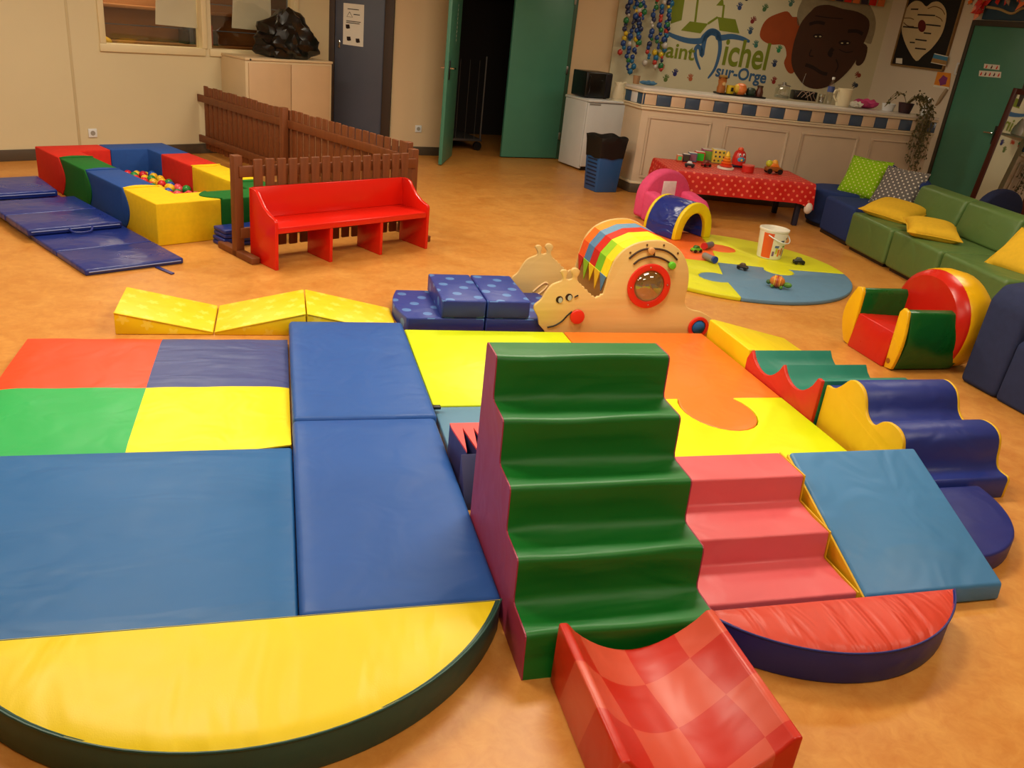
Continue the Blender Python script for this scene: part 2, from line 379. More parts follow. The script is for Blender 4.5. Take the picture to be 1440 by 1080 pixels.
# room beyond the window
BR = wood('store wood wall', (128, 78, 38), (176, 116, 62), (1, 1, 14), .6)
ob = bmesh.new(); ob2 = None
for k in range(6):
    pb = bmesh.new(); add_box(pb, u1-.5, U_END-.05, .86, .9, .62+k*.27, .88+k*.27)
    pl = fin(pb, 'wall_board', BR, None, (LW0.x, LW0.y, 0), (0, 0, LA), bev=.004)
    if k == 0: wb0 = pl; wb0.name = 'wall_beyond'; struct(wb0)
    else: pl.name = 'plank'; pl.parent = wb0; pl.location = (0, 0, 0); pl.rotation_euler = (0, 0, 0)
ob.free()
bm = bmesh.new(); add_box(bm, u1-.5, U_END-.05, .12, .9, 2.2, 2.25); struct(fin(bm, 'trim_4', BR, None, (LW0.x, LW0.y, 0), (0, 0, LA)))
sh = thing('wooden_shelf', 'brown wooden shelf seen through the window', 'shelf', (LW0.x, LW0.y, 0), LA)
box('shelf_board', BR, sh, u1-.4, U_END-.1, .56, .86, .98, 1.02, .003); box('shelf_board', BR, sh, u1-.4, U_END-.1, .62, .86, 1.32, 1.35, .003)
for k in range(7):
    u = u3+.02+k*.055; cc = ((20, 20, 22), (60, 70, 80), (30, 26, 26), (170, 170, 160), (60, 90, 80), (190, 80, 50), (24, 24, 30))[k]
    nm = ('black', 'slate', 'dark brown', 'pale grey', 'sage green', 'orange red', 'navy')[k]
    t = thing('book', nm+' book standing on the shelf behind the window', 'book', (LW0.x, LW0.y, 0), LA, 'books behind the window')
    box('cover', plain('book '+nm, cc, .6), t, u, u+.045, .58, .72, 1.02, 1.16+.03*(k % 3), .003)
    box('pages', PAPER, t, u+.006, u+.039, .585, .725, 1.025, 1.155+.03*(k % 3), 0)
yt = thing('yellow_cushion', 'yellow rounded cushion at window sill beyond the glass', 'cushion', (LW0.x, LW0.y, 0), LA)
ball('cushion_body', fabric('sill yellow', (225, 180, 60)), yt, (u1+.1, .35, 1.02), .1, 2, (1.2, 1, .6))
for k in range(len(LAMPS)):
    x, y, _ = LAMPS[k]
    t = thing('ceiling_light', 'rectangular fluorescent ceiling light panel', 'ceiling light', (x, y, CEIL), 0, 'ceiling light panels')
    bm = bmesh.new()
    for a in ((-.62, .62, -.32, -.3), (-.62, .62, .3, .32), (-.62, -.6, -.3, .3), (.6, .62, -.3, .3)): add_box(bm, *a, -.07, 0)
    fin(bm, 'frame', WHITE_P, t); box('diffuser', MATS.get('diffuser') or emit('diffuser', (255, 232, 190), 3.0), t, -.6, .6, -.3, .3, -.05, -.03, 0)
# ------------------------------------------------------------------ soft play: foreground
def mat_slab(name, label, cat, mat, x0, x1, y0, y1, h, bev=.012, sub=14, puff=.006, z0=0, piping=None, group=None, rotz=0, zb=.0):
    """padded mat: softly domed top, rounded rim; one thing with body (+ seam)"""
    cx, cy = (x0+x1)/2, (y0+y1)/2; t = thing(name, label, cat, (cx, cy, z0), rotz, group)
    w_, d_ = (x1-x0)/2, (y1-y0)/2
    bm = bmesh.new(); add_box(bm, -w_, w_, -d_, d_, zb, h)
    top = [f for f in bm.faces if f.normal.z > .9 or all(v.co.z > h-1e-6 for v in f.verts)]
    bmesh.ops.bevel(bm, geom=list(bm.edges), offset=bev, offset_type='OFFSET', segments=3, profile=.5, affect='EDGES')
    bmesh.ops.recalc_face_normals(bm, faces=bm.faces)
    top = [f for f in bm.faces if f.calc_center_median().z > h-1e-4]
    es = list({e for f in top for e in f.edges}); bmesh.ops.subdivide_edges(bm, edges=es, cuts=sub, use_grid_fill=True)
    for v in bm.verts:
        if v.co.z > h-1e-4:
            u, q = v.co.x/w_, v.co.y/d_; v.co.z += puff*max(0, (1-u**4))*max(0, (1-q**4)) + .0016*sin(7*v.co.x+3*v.co.y+x0)*max(0, 1-u*u)*max(0, 1-q*q)
    fin(bm, 'cover', mat, t)
    if piping:
        b = bev*.3
        pp = [(-w_+b, -d_+b), (w_-b, -d_+b), (w_-b, d_-b), (-w_+b, d_-b)]
        bm = bmesh.new(); add_tube(bm, [(x, y, h-.006) for x, y in pp], .003, 6, True); fin(bm, 'piping', piping, t)
    return t
V_RED = vinyl('red orange vinyl', (238, 70, 30)); V_INDIGO = vinyl('indigo vinyl', (62, 76, 134), wr=.7, wscale=(3, 9, 3)); V_GREEN = vinyl('bright green vinyl', (32, 172, 88)); V_YEL = vinyl('bright yellow vinyl', (248, 222, 8), wr=.5)
V_BLUE = vinyl('mid blue vinyl', (36, 86, 164), spec=.35); V_TEALBLUE = vinyl('teal blue vinyl', (32, 98, 160), spec=.35, wr=.5, wscale=(2.4, 6, 3)); V_GOLD = vinyl('golden yellow vinyl', (232, 206, 6), wr=.55, wscale=(6, 2.2, 3))
V_DGREEN = vinyl('deep green vinyl', (5, 108, 32), wr=.5, wscale=(2, 7, 7)); V_DTEAL = vinyl('dark bottle green vinyl', (28, 74, 66)); V_PINKSIDE = vinyl('raspberry vinyl', (158, 52, 80), rough=.45); V_PINK = vinyl('salmon pink vinyl', (226, 96, 104), wr=.4)
V_SKY = vinyl('ramp blue vinyl', (62, 124, 178), wr=.5); V_NAVY = vinyl('navy vinyl', (30, 48, 128), wr=.45); V_ORANGE = vinyl('orange vinyl', (240, 122, 38), rough=.42); V_LIME = vinyl('lime vinyl', (214, 232, 8), rough=.42, wr=.25); V_PALE = vinyl('pale blue vinyl', (90, 134, 164), rough=.45)
V_TEAL = vinyl('teal vinyl', (22, 118, 100)); V_YSIDE = vinyl('amber side vinyl', (222, 176, 22)); V_CORAL = vinyl('coral vinyl', (206, 62, 40), wr=1.0, wscale=(13, 2.6, 3)); V_REDD = vinyl('brick red vinyl', (196, 40, 26))
V_STEELB = vinyl('blue rest mat vinyl', (28, 46, 126), rough=.3, wr=.5); V_DARKB = vinyl('deep blue side vinyl', (24, 36, 116), wr=.4)
# four-colour mat: four quilted squares on one pad
t = thing('four_color_mat', 'square mat of red, indigo, green and yellow vinyl quarters', 'mat', (-.55, 3.52, 0))
box('underside', plain('mat underside', (34, 34, 46), .7), t, -.59, .59, -.59, .59, 0, .026, .006)
for nm, m_, x, y in (('red', V_RED, -1, 1), ('indigo', V_INDIGO, 1, 1), ('green', V_GREEN, -1, -1), ('yellow', V_YEL, 1, -1)):
    bm = bmesh.new(); n = 12; g = []
    for j in range(n+1):
        row = []
        for i in range(n+1):
            a, b = i/n, j/n; lift = .012 if False else 0
            X, Y = x*.592*a, y*.592*b
            edge = min(1, 6*(1-a))*min(1, 6*(1-b))*min(1, .55+2.2*a)*min(1, .55+2.2*b)
            z = .028+.016*sqrt(max(0, edge)) + .0012*sin(23*X+9*Y)
            if nm == 'yellow': z += .034*(a**2)*(b**3)
            row.append(bm.verts.new((X, Y, z)))
        g.append(row)
    for j in range(n):
        for i in range(n): bm.faces.new((g[j][i], g[j][i+1], g[j+1][i+1], g[j+1][i]))
    ex = bmesh.ops.extrude_face_region(bm, geom=list(bm.faces)); 
    for v in [e for e in ex['geom'] if isinstance(e, bmesh.types.BMVert)]: v.co.z = .024 if nm != 'yellow' else .024+.032*(abs(v.co.x)/.59)**2*(abs(v.co.y)/.59)**3
    o = fin(bm, 'quarter_panel', m_, t); o['label'] = nm+' vinyl quarter'
mat_slab('gym_mat', 'wide teal blue gym mat between four-colour mat and yellow half disc', 'mat', V_TEALBLUE, -1.2, .046, 1.9, 2.918, .06, .014, puff=.012)
mat_slab('gym_mat', 'blue padded mat nearest the yellow half disc, left of green stairs', 'mat', V_BLUE, .048, .628, 1.9, 3.098, .085, .02, puff=.008, group='pair of blue padded mats')
mat_slab('gym_mat', 'blue padded mat beside the lime puzzle mat, farther of the blue pair', 'mat', V_BLUE, .05, .64, 3.104, 4.235, .088, .02, puff=.008, group='pair of blue padded mats')
bx = thing('velcro_tab', 'small black fabric tab at seam of blue mats', 'tab', (.655, 3.235, .055)); box('tab', BLACK, bx, -.02, .022, -.012, .012, 0, .014, .003, rot=None)
def half_disc(name, label, pts, h, top, side, cat='half disc', puff=.012):
    cx = sum(p[0] for p in pts)/len(pts); cy = sum(p[1] for p in pts)/len(pts); t = thing(name, label, cat, (cx, cy, 0)); L = [(x-cx, y-cy) for x, y in pts]
    prism('side_cover', side, t, L, 'z', 0, h-.006, .006)
    bm = bmesh.new(); rings = []; K = 7
    for k in range(K+1):
        f = 1-k/K; z = h-.008+.008*min(1, k*2)+puff*(1-f*f) if k else h-.008
        rings.append([bm.verts.new((x*f*.997, y*f*.997, z)) for x, y in L]) if k < K else rings.append(bm.verts.new((0, 0, z)))
    n = len(L)
    for a, b in zip(rings[:-2], rings[1:-1]):
        for i in range(n): bm.faces.new((a[i], a[(i+1) % n], b[(i+1) % n], b[i]))
    for i in range(n): bm.faces.new((rings[-2][i], rings[-2][(i+1) % n], rings[-1]))
    bm.faces.new(rings[0][::-1])
    fin(bm, 'top_cover', top, t, ang=60)
    bm = bmesh.new(); add_tube(bm, [(x, y, h-.008) for x, y in L], .0035, 6); fin(bm, 'piping', side, t)
    return t
def seg_pts(x0, x1, yc, sag, n=36):
    R = ((x1-x0)/2)**2/(2*sag)+sag/2; cx = (x0+x1)/2; cy = yc-sag+R; a = math.asin(((x1-x0)/2)/R)
    a = a if sag <= (x1-x0)/2 else pi-a
    return [(cx+R*sin(-a+2*a*i/n), cy-R*cos(-a+2*a*i/n)) for i in range(n+1)]
half_disc('half_disc_mat', 'big yellow half disc with dark green side on the floor', seg_pts(-.80, .612, 1.868, .435), .12, V_GOLD, V_DTEAL)
half_disc('half_disc_mat', 'coral red half disc with navy side before the pink steps', seg_pts(1.19, 2.095, 1.74, .235), .12, V_CORAL, V_DARKB)
# green stairs
t = thing('foam_stairs', 'tall dark green five-step foam stairs with raspberry sides', 'stairs', (.915, 1.66, 0))
def stair_prof(n, rise, tread, lean, back, sag=.006):
    p = [(0, 0)]; y = 0
    for i in range(n):
        p.append((i*tread+lean*.5, (i+1)*rise-.002)); m = i*tread+lean+tread*.5
        p.append((m, (i+1)*rise-sag)); p.append((min((i+1)*tread-.002, back), (i+1)*rise-(0 if i == n-1 else .0)))
    p[-1] = (back, n*rise); p.append((back, 0)); return p
pr_ = stair_prof(5, .1428, .1435, .018, .712)
def soft_stairs(parent, mat, prof, kinds, x0, x1, n=16):
    rings = []
    for i in range(n+1):
        x = x0+(x1-x0)*i/n; q = 2*i/n-1; k = 1-q**6; e = max(0, abs(q)-.94)/.06
        rings.append([(x, y+(.011*k if d == 'r' else 0)+(.004*k*sin(9*x+z*20) if d == 'n' else 0), z-(.009*k if d == 't' else 0)-(.003*k*sin(11*x+3*z+1) if d == 'n' else 0)) for (y, z), d in zip(prof, kinds)])
    return loft('step_cover', mat, parent, rings, bev=0, ang=62)
sp, sk = [(0, 0)], ['b']
for i in range(5):
    y0, z0, z1 = i*.1435, i*.1428, (i+1)*.1428
    if i: sp += [(y0-.012, z0+.001), (y0+.002, z0+.006), (y0+.007, z0+.02)]; sk += ['t', 'r', 'r']
    sp += [(y0+.009, z0+.07), (y0+.012, z1-.016), (y0+.015, z1-.006), (y0+.022, z1-.001), (y0+.032, z1)]; sk += ['r', 'n', 'n', 'n', 'n']
    sp += [(y0+.075, z1)]; sk += ['t']
sp += [(.7, .714), (.709, .709), (.712, .70), (.712, 0)]; sk += ['b']*4
soft_stairs(t, V_DGREEN, sp, sk, -.282, .282)
for sx in (-1, 1): prism('side_panel', V_PINKSIDE, t, sp, 'x', *sorted((sx*.2825, sx*.2865)), 0, smooth=False)
# pink stairs
t = thing('foam_stairs', 'low salmon pink three-step foam stairs beside the blue ramp', 'stairs', (1.5, 1.8, 0))
prism('step_cover', V_PINK, t, [(0, 0), (.006, .075), (.09, .072), (.192, .078), (.203, .173), (.3, .17), (.392, .18), (.404, .275), (.574, .275), (.574, 0)], 'x', -.29, .288, .009, 3, bang=20)
prism('side_panel', V_YSIDE, t, [(0, 0), (.006, .075), (.192, .078), (.203, .173), (.392, .18), (.404, .275), (.574, .275), (.574, 0)], 'x', .288, .294, .002)
# blue ramp
t = thing('foam_ramp', 'sloping blue foam ramp right of the pink steps', 'ramp', (2.08, 1.79, 0))
prism('cover', V_SKY, t, [(0, 0), (.006, .066), (.56, .29), (.575, .0)], 'x', -.268, .285, .012, 3)
prism('side_panel', V_YSIDE, t, [(0, 0), (.006, .06), (.56, .28), (.572, 0)], 'x', -.275, -.266, .003)
# comb block behind the stairs
t = thing('comb_block', 'indigo foam block with zigzag coral top behind the green stairs', 'foam block', (.64, 2.39, 0))
zz = [(0, .47)]+[p for i in range(13) for p in ((i*.043, .43), (i*.043+.0215, .24))]+[(.559, .43), (.559, .47)]
V_DUSK = vinyl('dusk indigo vinyl', (58, 58, 112), rough=.5)
prism('body', V_DUSK, t, zz, 'z', 0, .168, 0, smooth=False); prism('top_cover', vinyl('coral pink vinyl', (232, 78, 78)), t, zz, 'z', .168, .176, 0, smooth=False)
prism('front_slope', V_DUSK, t, [(.12, 0), (.13, .03), (.236, .166), (.238, .166), (.238, 0)], 'x', 0, .559, .004)
# red half-pipe
def checker(nt, col):
    v = coords(nt, 'Object', (1, 1, 1)); s = nt.nodes.new('ShaderNodeSeparateXYZ'); nt.links.new(v, s.inputs[0])
    X, Y, Zc = s.outputs
    a = math_(nt, 'ADD', math_(nt, 'MULTIPLY', X, 22), math_(nt, 'MULTIPLY', math_(nt, 'SINE', math_(nt, 'MULTIPLY', Y, 8)), .5))
    b = math_(nt, 'ADD', math_(nt, 'MULTIPLY', Y, 20), math_(nt, 'MULTIPLY', math_(nt, 'SINE', math_(nt, 'MULTIPLY', math_(nt, 'ADD', X, .25), 9)), .9))
    b = math_(nt, 'ADD', b, math_(nt, 'MULTIPLY', Zc, 6))
    k = math_(nt, 'GREATER_THAN', math_(nt, 'MULTIPLY', math_(nt, 'SINE', a), math_(nt, 'SINE', b)), 0)
    return mixrgb(nt, k, col, C(206, 78, 54))
t = thing('half_pipe', 'red checkered concave foam half-pipe in the foreground', 'foam block', (.935, 1.42, 0))
pf = [(-.228, 0), (-.228, .2), (-.205, .2)]+[(-.205+.41*i/16, .2-.115*sin(pi*i/16)**.8) for i in range(1, 16)]+[(.205, .2), (.228, .2), (.228, 0)]
prism('cover', vinyl('red checker vinyl', (194, 34, 14), rough=.38, pat=checker, wr=.25), t, pf, 'y', -.23, .23, .007, 3, bang=40)
# waves
t = thing('wave_steps', 'navy wave-shaped foam steps with yellow side', 'wave block', (2.7, 2.4, 0))
wp = [(3.05, .235), (3.0, .24), (2.955, .275), (2.91, .322), (2.865, .333), (2.815, .318), (2.785, .285), (2.76, .235), (2.72, .208), (2.685, .212), (2.65, .245), (2.61, .262), (2.555, .26), (2.515, .235), (2.497, .19), (2.488, .14), (2.465, .105), (2.41, .098)]
wp = smooth_pts(wp, 3); wq = [(y-2.4, z) for y, z in wp]+[(.0, .085), (.0, 0), (.65, 0)]
prism('wave_cover', V_NAVY, t, wq, 'x', -.225, .25, .004, 2, bang=40)
prism('side_panel', V_YSIDE, t, wq, 'x', -.242, -.225, .003, bang=40); prism('side_panel', V_YSIDE, t, wq, 'x', .25, .262, .003, bang=40)
t = thing('quarter_disc', 'flat navy quarter disc at foot of the wave steps', 'foam block', (2.375, 2.385, 0))
prism('cover', V_DARKB, t, [(0, 0)]+arc(0, 0, .41, .455, -pi/2, 0, 20), 'z', 0, .08, .01, 3)
t = thing('wave_steps', 'small teal scalloped foam steps with red side', 'wave block', (2.66, 3.06, 0))
sc = [(3.06, .25), (3.09, .252)]
for (a, za), (b, zb2) in (((3.09, .252), (3.372, .2)), ((3.372, .2), (3.668, .158))):
    for i in range(1, 12):
        k = i/11; sc.append((a+(b-a)*k, za+(zb2-za)*k-.105*sin(pi*k)**.7*(1-.2*k)))
sc += [(3.7, .1), (3.7, 0), (3.06, 0)]; sq = [(y-3.06, z) for y, z in sc]
prism('wave_cover', V_TEAL, t, sq, 'x', -.21, .26, .004, 2, bang=45); prism('side_panel', V_REDD, t, sq, 'x', -.228, -.21, .003, bang=45)
t = thing('foam_wedge', 'small yellow foam wedge between teal scallops and snail', 'wedge', (2.44, 3.94, 0))
prism('cover', V_GOLD, t, [(0, 0), (0, .145), (.03, .145), (.53, .03), (.53, 0)], 'y', -.235, .24, .008, 3)
# puzzle mat under the play corner: four interlocking tiles
def puzzle_tile(name, label, mat, pts, h=.042, grp='interlocking tiles of the play corner floor'):
    cx = sum(p[0] for p in pts)/len(pts); cy = sum(p[1] for p in pts)/len(pts)
    t = thing(name, label, 'floor tile', (cx, cy, 0), 0, grp); prism('cover', mat, t, [(x-cx, y-cy) for x, y in pts], 'z', 0, h, .006, 2)
def knob(cx, cy, r, a0, a1, n=18): return [(cx+r[0]*cos(a0+(a1-a0)*i/n), cy+r[1]*sin(a0+(a1-a0)*i/n)) for i in range(n+1)]
kn = knob(2.01, 3.2, (.182, .219), radians(35), radians(-215))      # socket outline, clockwise from the top right
G = .003
puzzle_tile('puzzle_tile', 'orange puzzle floor tile with round knob before the snail', V_ORANGE, [(1.56+G, 4.22), (2.43, 4.22), (2.43, 3.325+G)]+[(x, y) for x, y in knob(2.01, 3.2, (.178, .215), radians(35), radians(-215))]+[(1.56+G, 3.325+G)])
puzzle_tile('puzzle_tile', 'lime puzzle floor tile with round socket in front of pink steps', V_LIME, [(2.43, 3.325-G), (2.43, 2.385), (1.62, 2.385), (1.56+G, 2.385), (1.56+G, 3.325-G)]+kn[::-1], .044)
puzzle_tile('puzzle_tile', 'lime puzzle floor tile behind the green stairs, beside blue mat', V_LIME, [(.655, 4.24), (1.56-G, 4.22), (1.56-G, 3.29+G), (.655, 3.29+G)])
puzzle_tile('puzzle_tile', 'pale blue puzzle floor tile showing beside the zigzag block', V_PALE, [(.655, 3.29-G), (1.56-G, 3.29-G), (1.56-G, 2.72), (.655, 2.72)], .038)
# yellow wedges with faint stars
def stars(nt, col):
    v = coords(nt, 'UV', (9, 9, 9), (0, 0, .4)); vo = node(nt, 'ShaderNodeTexVoronoi'); vo.voronoi_dimensions = '2D'; vo.inputs['Scale'].default_value = 1; vo.inputs['Randomness'].default_value = .35
    nt.links.new(v, vo.inputs['Vector'])
    s = nt.nodes.new('ShaderNodeSeparateXYZ'); vm = node(nt, 'ShaderNodeVectorMath'); vm.operation = 'SUBTRACT'
    nt.links.new(v, vm.inputs[0]); nt.links.new(vo.outputs['Position'], vm.inputs[1]); nt.links.new(vm.outputs[0], s.inputs[0])
    an = math_(nt, 'ARCTAN2', s.outputs[1], s.outputs[0]); r = math_(nt, 'MULTIPLY_ADD', math_(nt, 'COSINE', math_(nt, 'MULTIPLY', an, 5)), .07, .21)
    return mixrgb(nt, math_(nt, 'MULTIPLY', math_(nt, 'LESS_THAN', vo.outputs['Distance'], r), .35), col, C(255, 240, 110))
V_STAR = vinyl('starred yellow vinyl', (240, 206, 10), pat=stars)
for lab, x0, x1, h0, h1 in (('yellow starred foam wedge on the far left, high end outward', -.785, -.325, .118, .02), ('middle yellow starred foam wedge rising towards the right', -.318, .137, .02, .125), ('yellow starred foam wedge sloping down to the dotted blocks', .143, .625, .125, .02)):
    t = thing('foam_wedge', lab, 'wedge', ((x0+x1)/2, 4.44, 0), 0, 'row of yellow wedges'); w2 = (x1-x0)/2
    prism('cover', V_STAR, t, [(-w2, 0), (-w2, h0), (w2, h1), (w2, 0)], 'y', -.2, .21, .007, 2, uv=True)
    bm = bmesh.new(); add_tube(bm, [(-w2, -.2, h0-.003), (w2, -.2, h1-.003)], .003, 6); fin(bm, 'piping', V_GOLD, t)
# dotted blue blocks
V_DOT = vinyl('dotted blue vinyl', (38, 58, 146), pat=dots((78, 122, 190), 8, .21, .5), wr=.4)
for lab, m in (('dotted blue two-tier foam block with rounded end beside yellow wedge', 1), ('dotted blue two-tier foam block tucked behind the snail head', -1)):
    t = thing('dotted_block', lab, 'foam block', (1.12+.004*(-m), 4.56, 0), 0, 'dotted blue blocks')
    base = [(0, -.25), (-m*.44, -.25)]+[(-m*(.44+.045*sin(pi*i/10)), -.25+.485*i/10) for i in range(1, 10)]+[(-m*.44, .235), (0, .235)]
    prism('base', V_DOT, t, base, 'z', 0, .085, .008, 2, uv=True)
    prism('upper_tier', V_DOT, t, [(0, -.252), (-m*.25, -.252), (-m*.25, .235), (0, .235)], 'z', .086, .19, .008, 2, uv=True)
    prism('front_panel', V_DARKB, t, [(-m*.008, .006), (-m*.43, .006), (-m*.43, .077), (-m*.008, .077)], 'y', -.2535, -.249, .001); prism('front_panel', V_DARKB, t, [(-m*.008, .094), (-m*.242, .094), (-m*.242, .182), (-m*.008, .182)], 'y', -.2555, -.251, .001)
# ------------------------------------------------------------------ wooden snail
PLY = wood('birch plywood', (206, 168, 100), (226, 192, 128), (1.2, 14, 22), .42); PLY_D = plain('routed groove', (58, 34, 18), .7)
TN, TF = 4.285, 4.80
def sn(x, y, t=TN): p = att(730+x/5.333, 290+y/5.333, t); return (p.x, p.z)
head = smooth_pts([sn(*p) for p in ((150, 890), (140, 830), (112, 775), (120, 740), (155, 712), (175, 690), (205, 640), (250, 590), (318, 562))], 3)
ant1 = smooth_pts([sn(*p) for p in ((330, 545), (324, 520), (311, 500), (322, 482), (350, 480), (366, 500), (360, 525), (354, 546))], 3)
ant2 = smooth_pts([sn(*p) for p in ((398, 546), (402, 520), (391, 495), (404, 471), (434, 467), (458, 488), (450, 515), (437, 534))], 3)
neck = [sn(*p) for p in ((440, 558), (452, 578), (470, 590), (474, 602), (490, 605), (496, 625), (513, 630), (520, 650), (540, 658), (546, 676), (562, 676), (575, 690), (590, 676), (604, 680), (616, 662), (632, 662))]
shell = smooth_pts([sn(*p) for p in ((642, 630), (655, 585), (680, 500), (725, 400), (790, 330), (870, 285), (960, 262), (1060, 258), (1150, 285), (1220, 345), (1258, 420), (1274, 500), (1268, 600), (1246, 690), (1252, 748), (1300, 778), (1360, 792), (1430, 830), (1475, 880))], 3)
out = head+ant1+[sn(375, 553)]+ant2+neck+shell
x0s = sn(195, 955)[0]; x1s = sn(1500, 950)[0]
out = [(x0s, 0.0), (x0s-.004, .02)]+out+[(x1s, .04), (x1s, 0.0)]
SX = 2.0
t = thing('snail_playhouse', 'plywood snail crawl-through with patchwork roof between two panels', 'play structure', (SX, TN, 0))
loc = [(x-SX, z) for x, z in out]
prism('side_panel', PLY, t, loc, 'y', 0, .02, .004, 2, bang=50); prism('side_panel', PLY, t, loc, 'y', TF-TN, TF-TN+.02, .004, 2, bang=50)
def disc(name, mat, parent, c, r, y0, y1, ri=None, n=36, **k):
    bm = bmesh.new()
    if ri is None: add_prism(bm, [(c[0]+r*cos(2*pi*i/n), c[1]+r*sin(2*pi*i/n)) for i in range(n)], 'y', y0, y1)
    else:
        R = [[bm.verts.new((c[0]+q*cos(2*pi*i/n), yy, c[1]+q*sin(2*pi*i/n))) for i in range(n)] for q, yy in ((r, y0), (r, y1), (ri, y1), (ri, y0))]
        for a in range(4):
            for i in range(n): bm.faces.new((R[a][i], R[a][(i+1) % n], R[(a+1) % 4][(i+1) % n], R[(a+1) % 4][i]))
    return fin(bm, name, mat, parent, **k)
def L(x, y): q = sn(x, y); return (q[0]-SX, q[1])
RED_P = plain('red paint', (214, 40, 24), .35)
wc = L(970, 596); ring = disc('porthole_ring', RED_P, t, wc, .133, -.014, 0, .094, bev=.003)
for a in (.1, 1.67, 3.24, 4.81):
    bm = bmesh.new(); add_ball(bm, (wc[0]+.113*cos(a), -.014, wc[1]+.113*sin(a)), .005, 1); fin(bm, 'screw', STEEL, ring)
bm = bmesh.new(); n = 24; rr = []
for k in range(7):
    q = .094*cos(k/6*pi/2*.98); rr.append([bm.verts.new((wc[0]+q*cos(2*pi*i/n), -.002-.05*sin(k/6*pi/2), wc[1]+q*sin(2*pi*i/n))) for i in range(n)])
for a, b in zip(rr, rr[1:]):
    for i in range(n): bm.faces.new((a[i], a[(i+1) % n], b[(i+1) % n], b[i]))
bm.faces.new(rr[-1]); fin(bm, 'porthole_dome', glassy('acrylic dome', (.86, .84, .74), .22, .04), t, ang=80)
disc('porthole_back', plain('porthole backing', (150, 128, 86), .5), t, wc, .094, -.0015, -.0005)
disc('nose', RED_P, t, L(432, 825), .043, -.02, 0, bev=.006)
for e in ((302, 700), (373, 682)):
    ey = disc('eye', BLACK, t, L(*e), .021, -.0025, 0)
    bm = bmesh.new(); c = L(e[0]+6, e[1]+4); add_prism(bm, [(c[0]+.012*cos(2*pi*i/14), c[1]+.016*sin(2*pi*i/14)) for i in range(14)], 'y', -.004, -.0025); fin(bm, 'pupil', plain('eye grey', (176, 190, 186), .4), ey)
def strip(name, mat, parent, pts, r, y=-.002):
    bm = bmesh.new(); add_tube(bm, [(p[0], y, p[1]) for p in pts], r, 6); return fin(bm, name, mat, parent)
strip('mouth', BLACK, t, smooth_pts([L(*p) for p in ((210, 908), (265, 895), (320, 862), (360, 820), (395, 790))], 4), .0045)
strip('eyebrow', BLACK, t, [L(415, 682), L(443, 667)], .004)
for pts in (((825, 392), (870, 355), (930, 325), (1010, 318), (1090, 330), (1145, 360), (1185, 402)), ((858, 436), (900, 402), (960, 382), (1010, 378), (1060, 388), (1110, 412), (1150, 440))):
    strip('bead_track', PLY_D, t, smooth_pts([L(*p) for p in pts], 4), .006, -.001)
strip('bead_track', PLY_D, t, [L(1012, 318), L(1012, 378)], .006, -.001)
for p, nm, rgb, r in (((985, 330), 'wood', (206, 150, 92), .02), ((1140, 440), 'green', (92, 190, 40), .022)):
    o = disc('track_bead', plain('bead '+nm, rgb, .35), t, L(*p), r, -.026, -.002, bev=.005); o['label'] = nm+' sliding bead'
for p in ((834, 348), (960, 290), (1086, 292), (1190, 352)): disc('screw', plain('screw dark', (110, 84, 54), .4, .6), t, L(*p), .006, -.003, 0, n=10)
hc = L(1340, 905); disc('tail_ring', RED_P, t, hc, .066, -.014, 0, .045, bev=.003)
o = ball('cloth_sleeve', fabric('blue sleeve cloth', (40, 92, 150)), t, (hc[0], 0, hc[1]), .046, 2, (1, .6, 1))
# patchwork roof slung between the panels
sh_l = [L(*p) for p in ((690, 480), (728, 398), (790, 332), (872, 288), (965, 264), (1060, 262))]
bands = [((248, 208, 30), (226, 214, 20)), ((150, 200, 40), (236, 226, 40)), ((206, 42, 26), (214, 54, 30)), ((92, 134, 172), (110, 152, 186)), ((238, 112, 30), (246, 150, 40))]
nb = 5; wd = (TF-TN-.02)/nb
arcp = [L(*p) for p in ((668, 540), (712, 424), (800, 325), (930, 270), (1080, 262), (1180, 305))]
for i in range(nb):
    for j in range(len(arcp)-1):
        y0 = .02+i*wd; y1 = y0+wd-.002; (xa, za), (xb, zb_) = arcp[j], arcp[j+1]
        nx, nz = -(zb_-za), (xb-xa); ln = hypot(nx, nz); nx, nz = nx/ln*.006, nz/ln*.006
        rgb = bands[i][0 if j < 2 else 1]
        if j == 0: rgb = ((250, 220, 30), (120, 190, 40), (200, 36, 30), (80, 124, 168), (236, 90, 34))[i]
        m_ = fabric('patch %d %d %d' % rgb, rgb, .55)
        bm = bmesh.new(); add_prism(bm, [(xa-.004, za), (xb-.004, zb_), (xb-.004-nx, zb_-nz), (xa-.004-nx, za-nz)], 'y', y0, y1); fin(bm, 'roof_patch', m_, t)
    xa, za = arcp[0]; rgb = ((90, 134, 172), (250, 200, 40), (250, 214, 30), (150, 200, 40), (206, 40, 30))[i]
    bm = bmesh.new(); y0 = .02+i*wd; add_prism(bm, [(y0, za), (y0+wd-.002, za), (y0+wd/2, za-.1-.02*(i % 2))], 'x', xa-.008, xa-.003); fin(bm, 'pennant', fabric('patch %d %d %d' % rgb, rgb, .55), t)
wv = smooth_pts([(sn(x, y, TF)[0]-SX, sn(x, y, TF)[1]) for x, y in ((548, 228), (522, 250), (530, 290), (530, 325), (490, 350), (468, 380), (485, 402), (515, 405), (505, 430), (490, 450))], 4)
bm = bmesh.new(); add_tube(bm, [(p[0], TF-TN-.001, p[1]) for p in wv], .006, 6); fin(bm, 'wavy_cutout', plain('cut edge', (236, 202, 150), .5), t)
bm = bmesh.new(); nq = [(sn(x, y, TF)[0]-SX, sn(x, y, TF)[1]) for x, y in ((105, 640), (150, 600), (195, 572), (215, 590), (175, 635), (140, 660))]
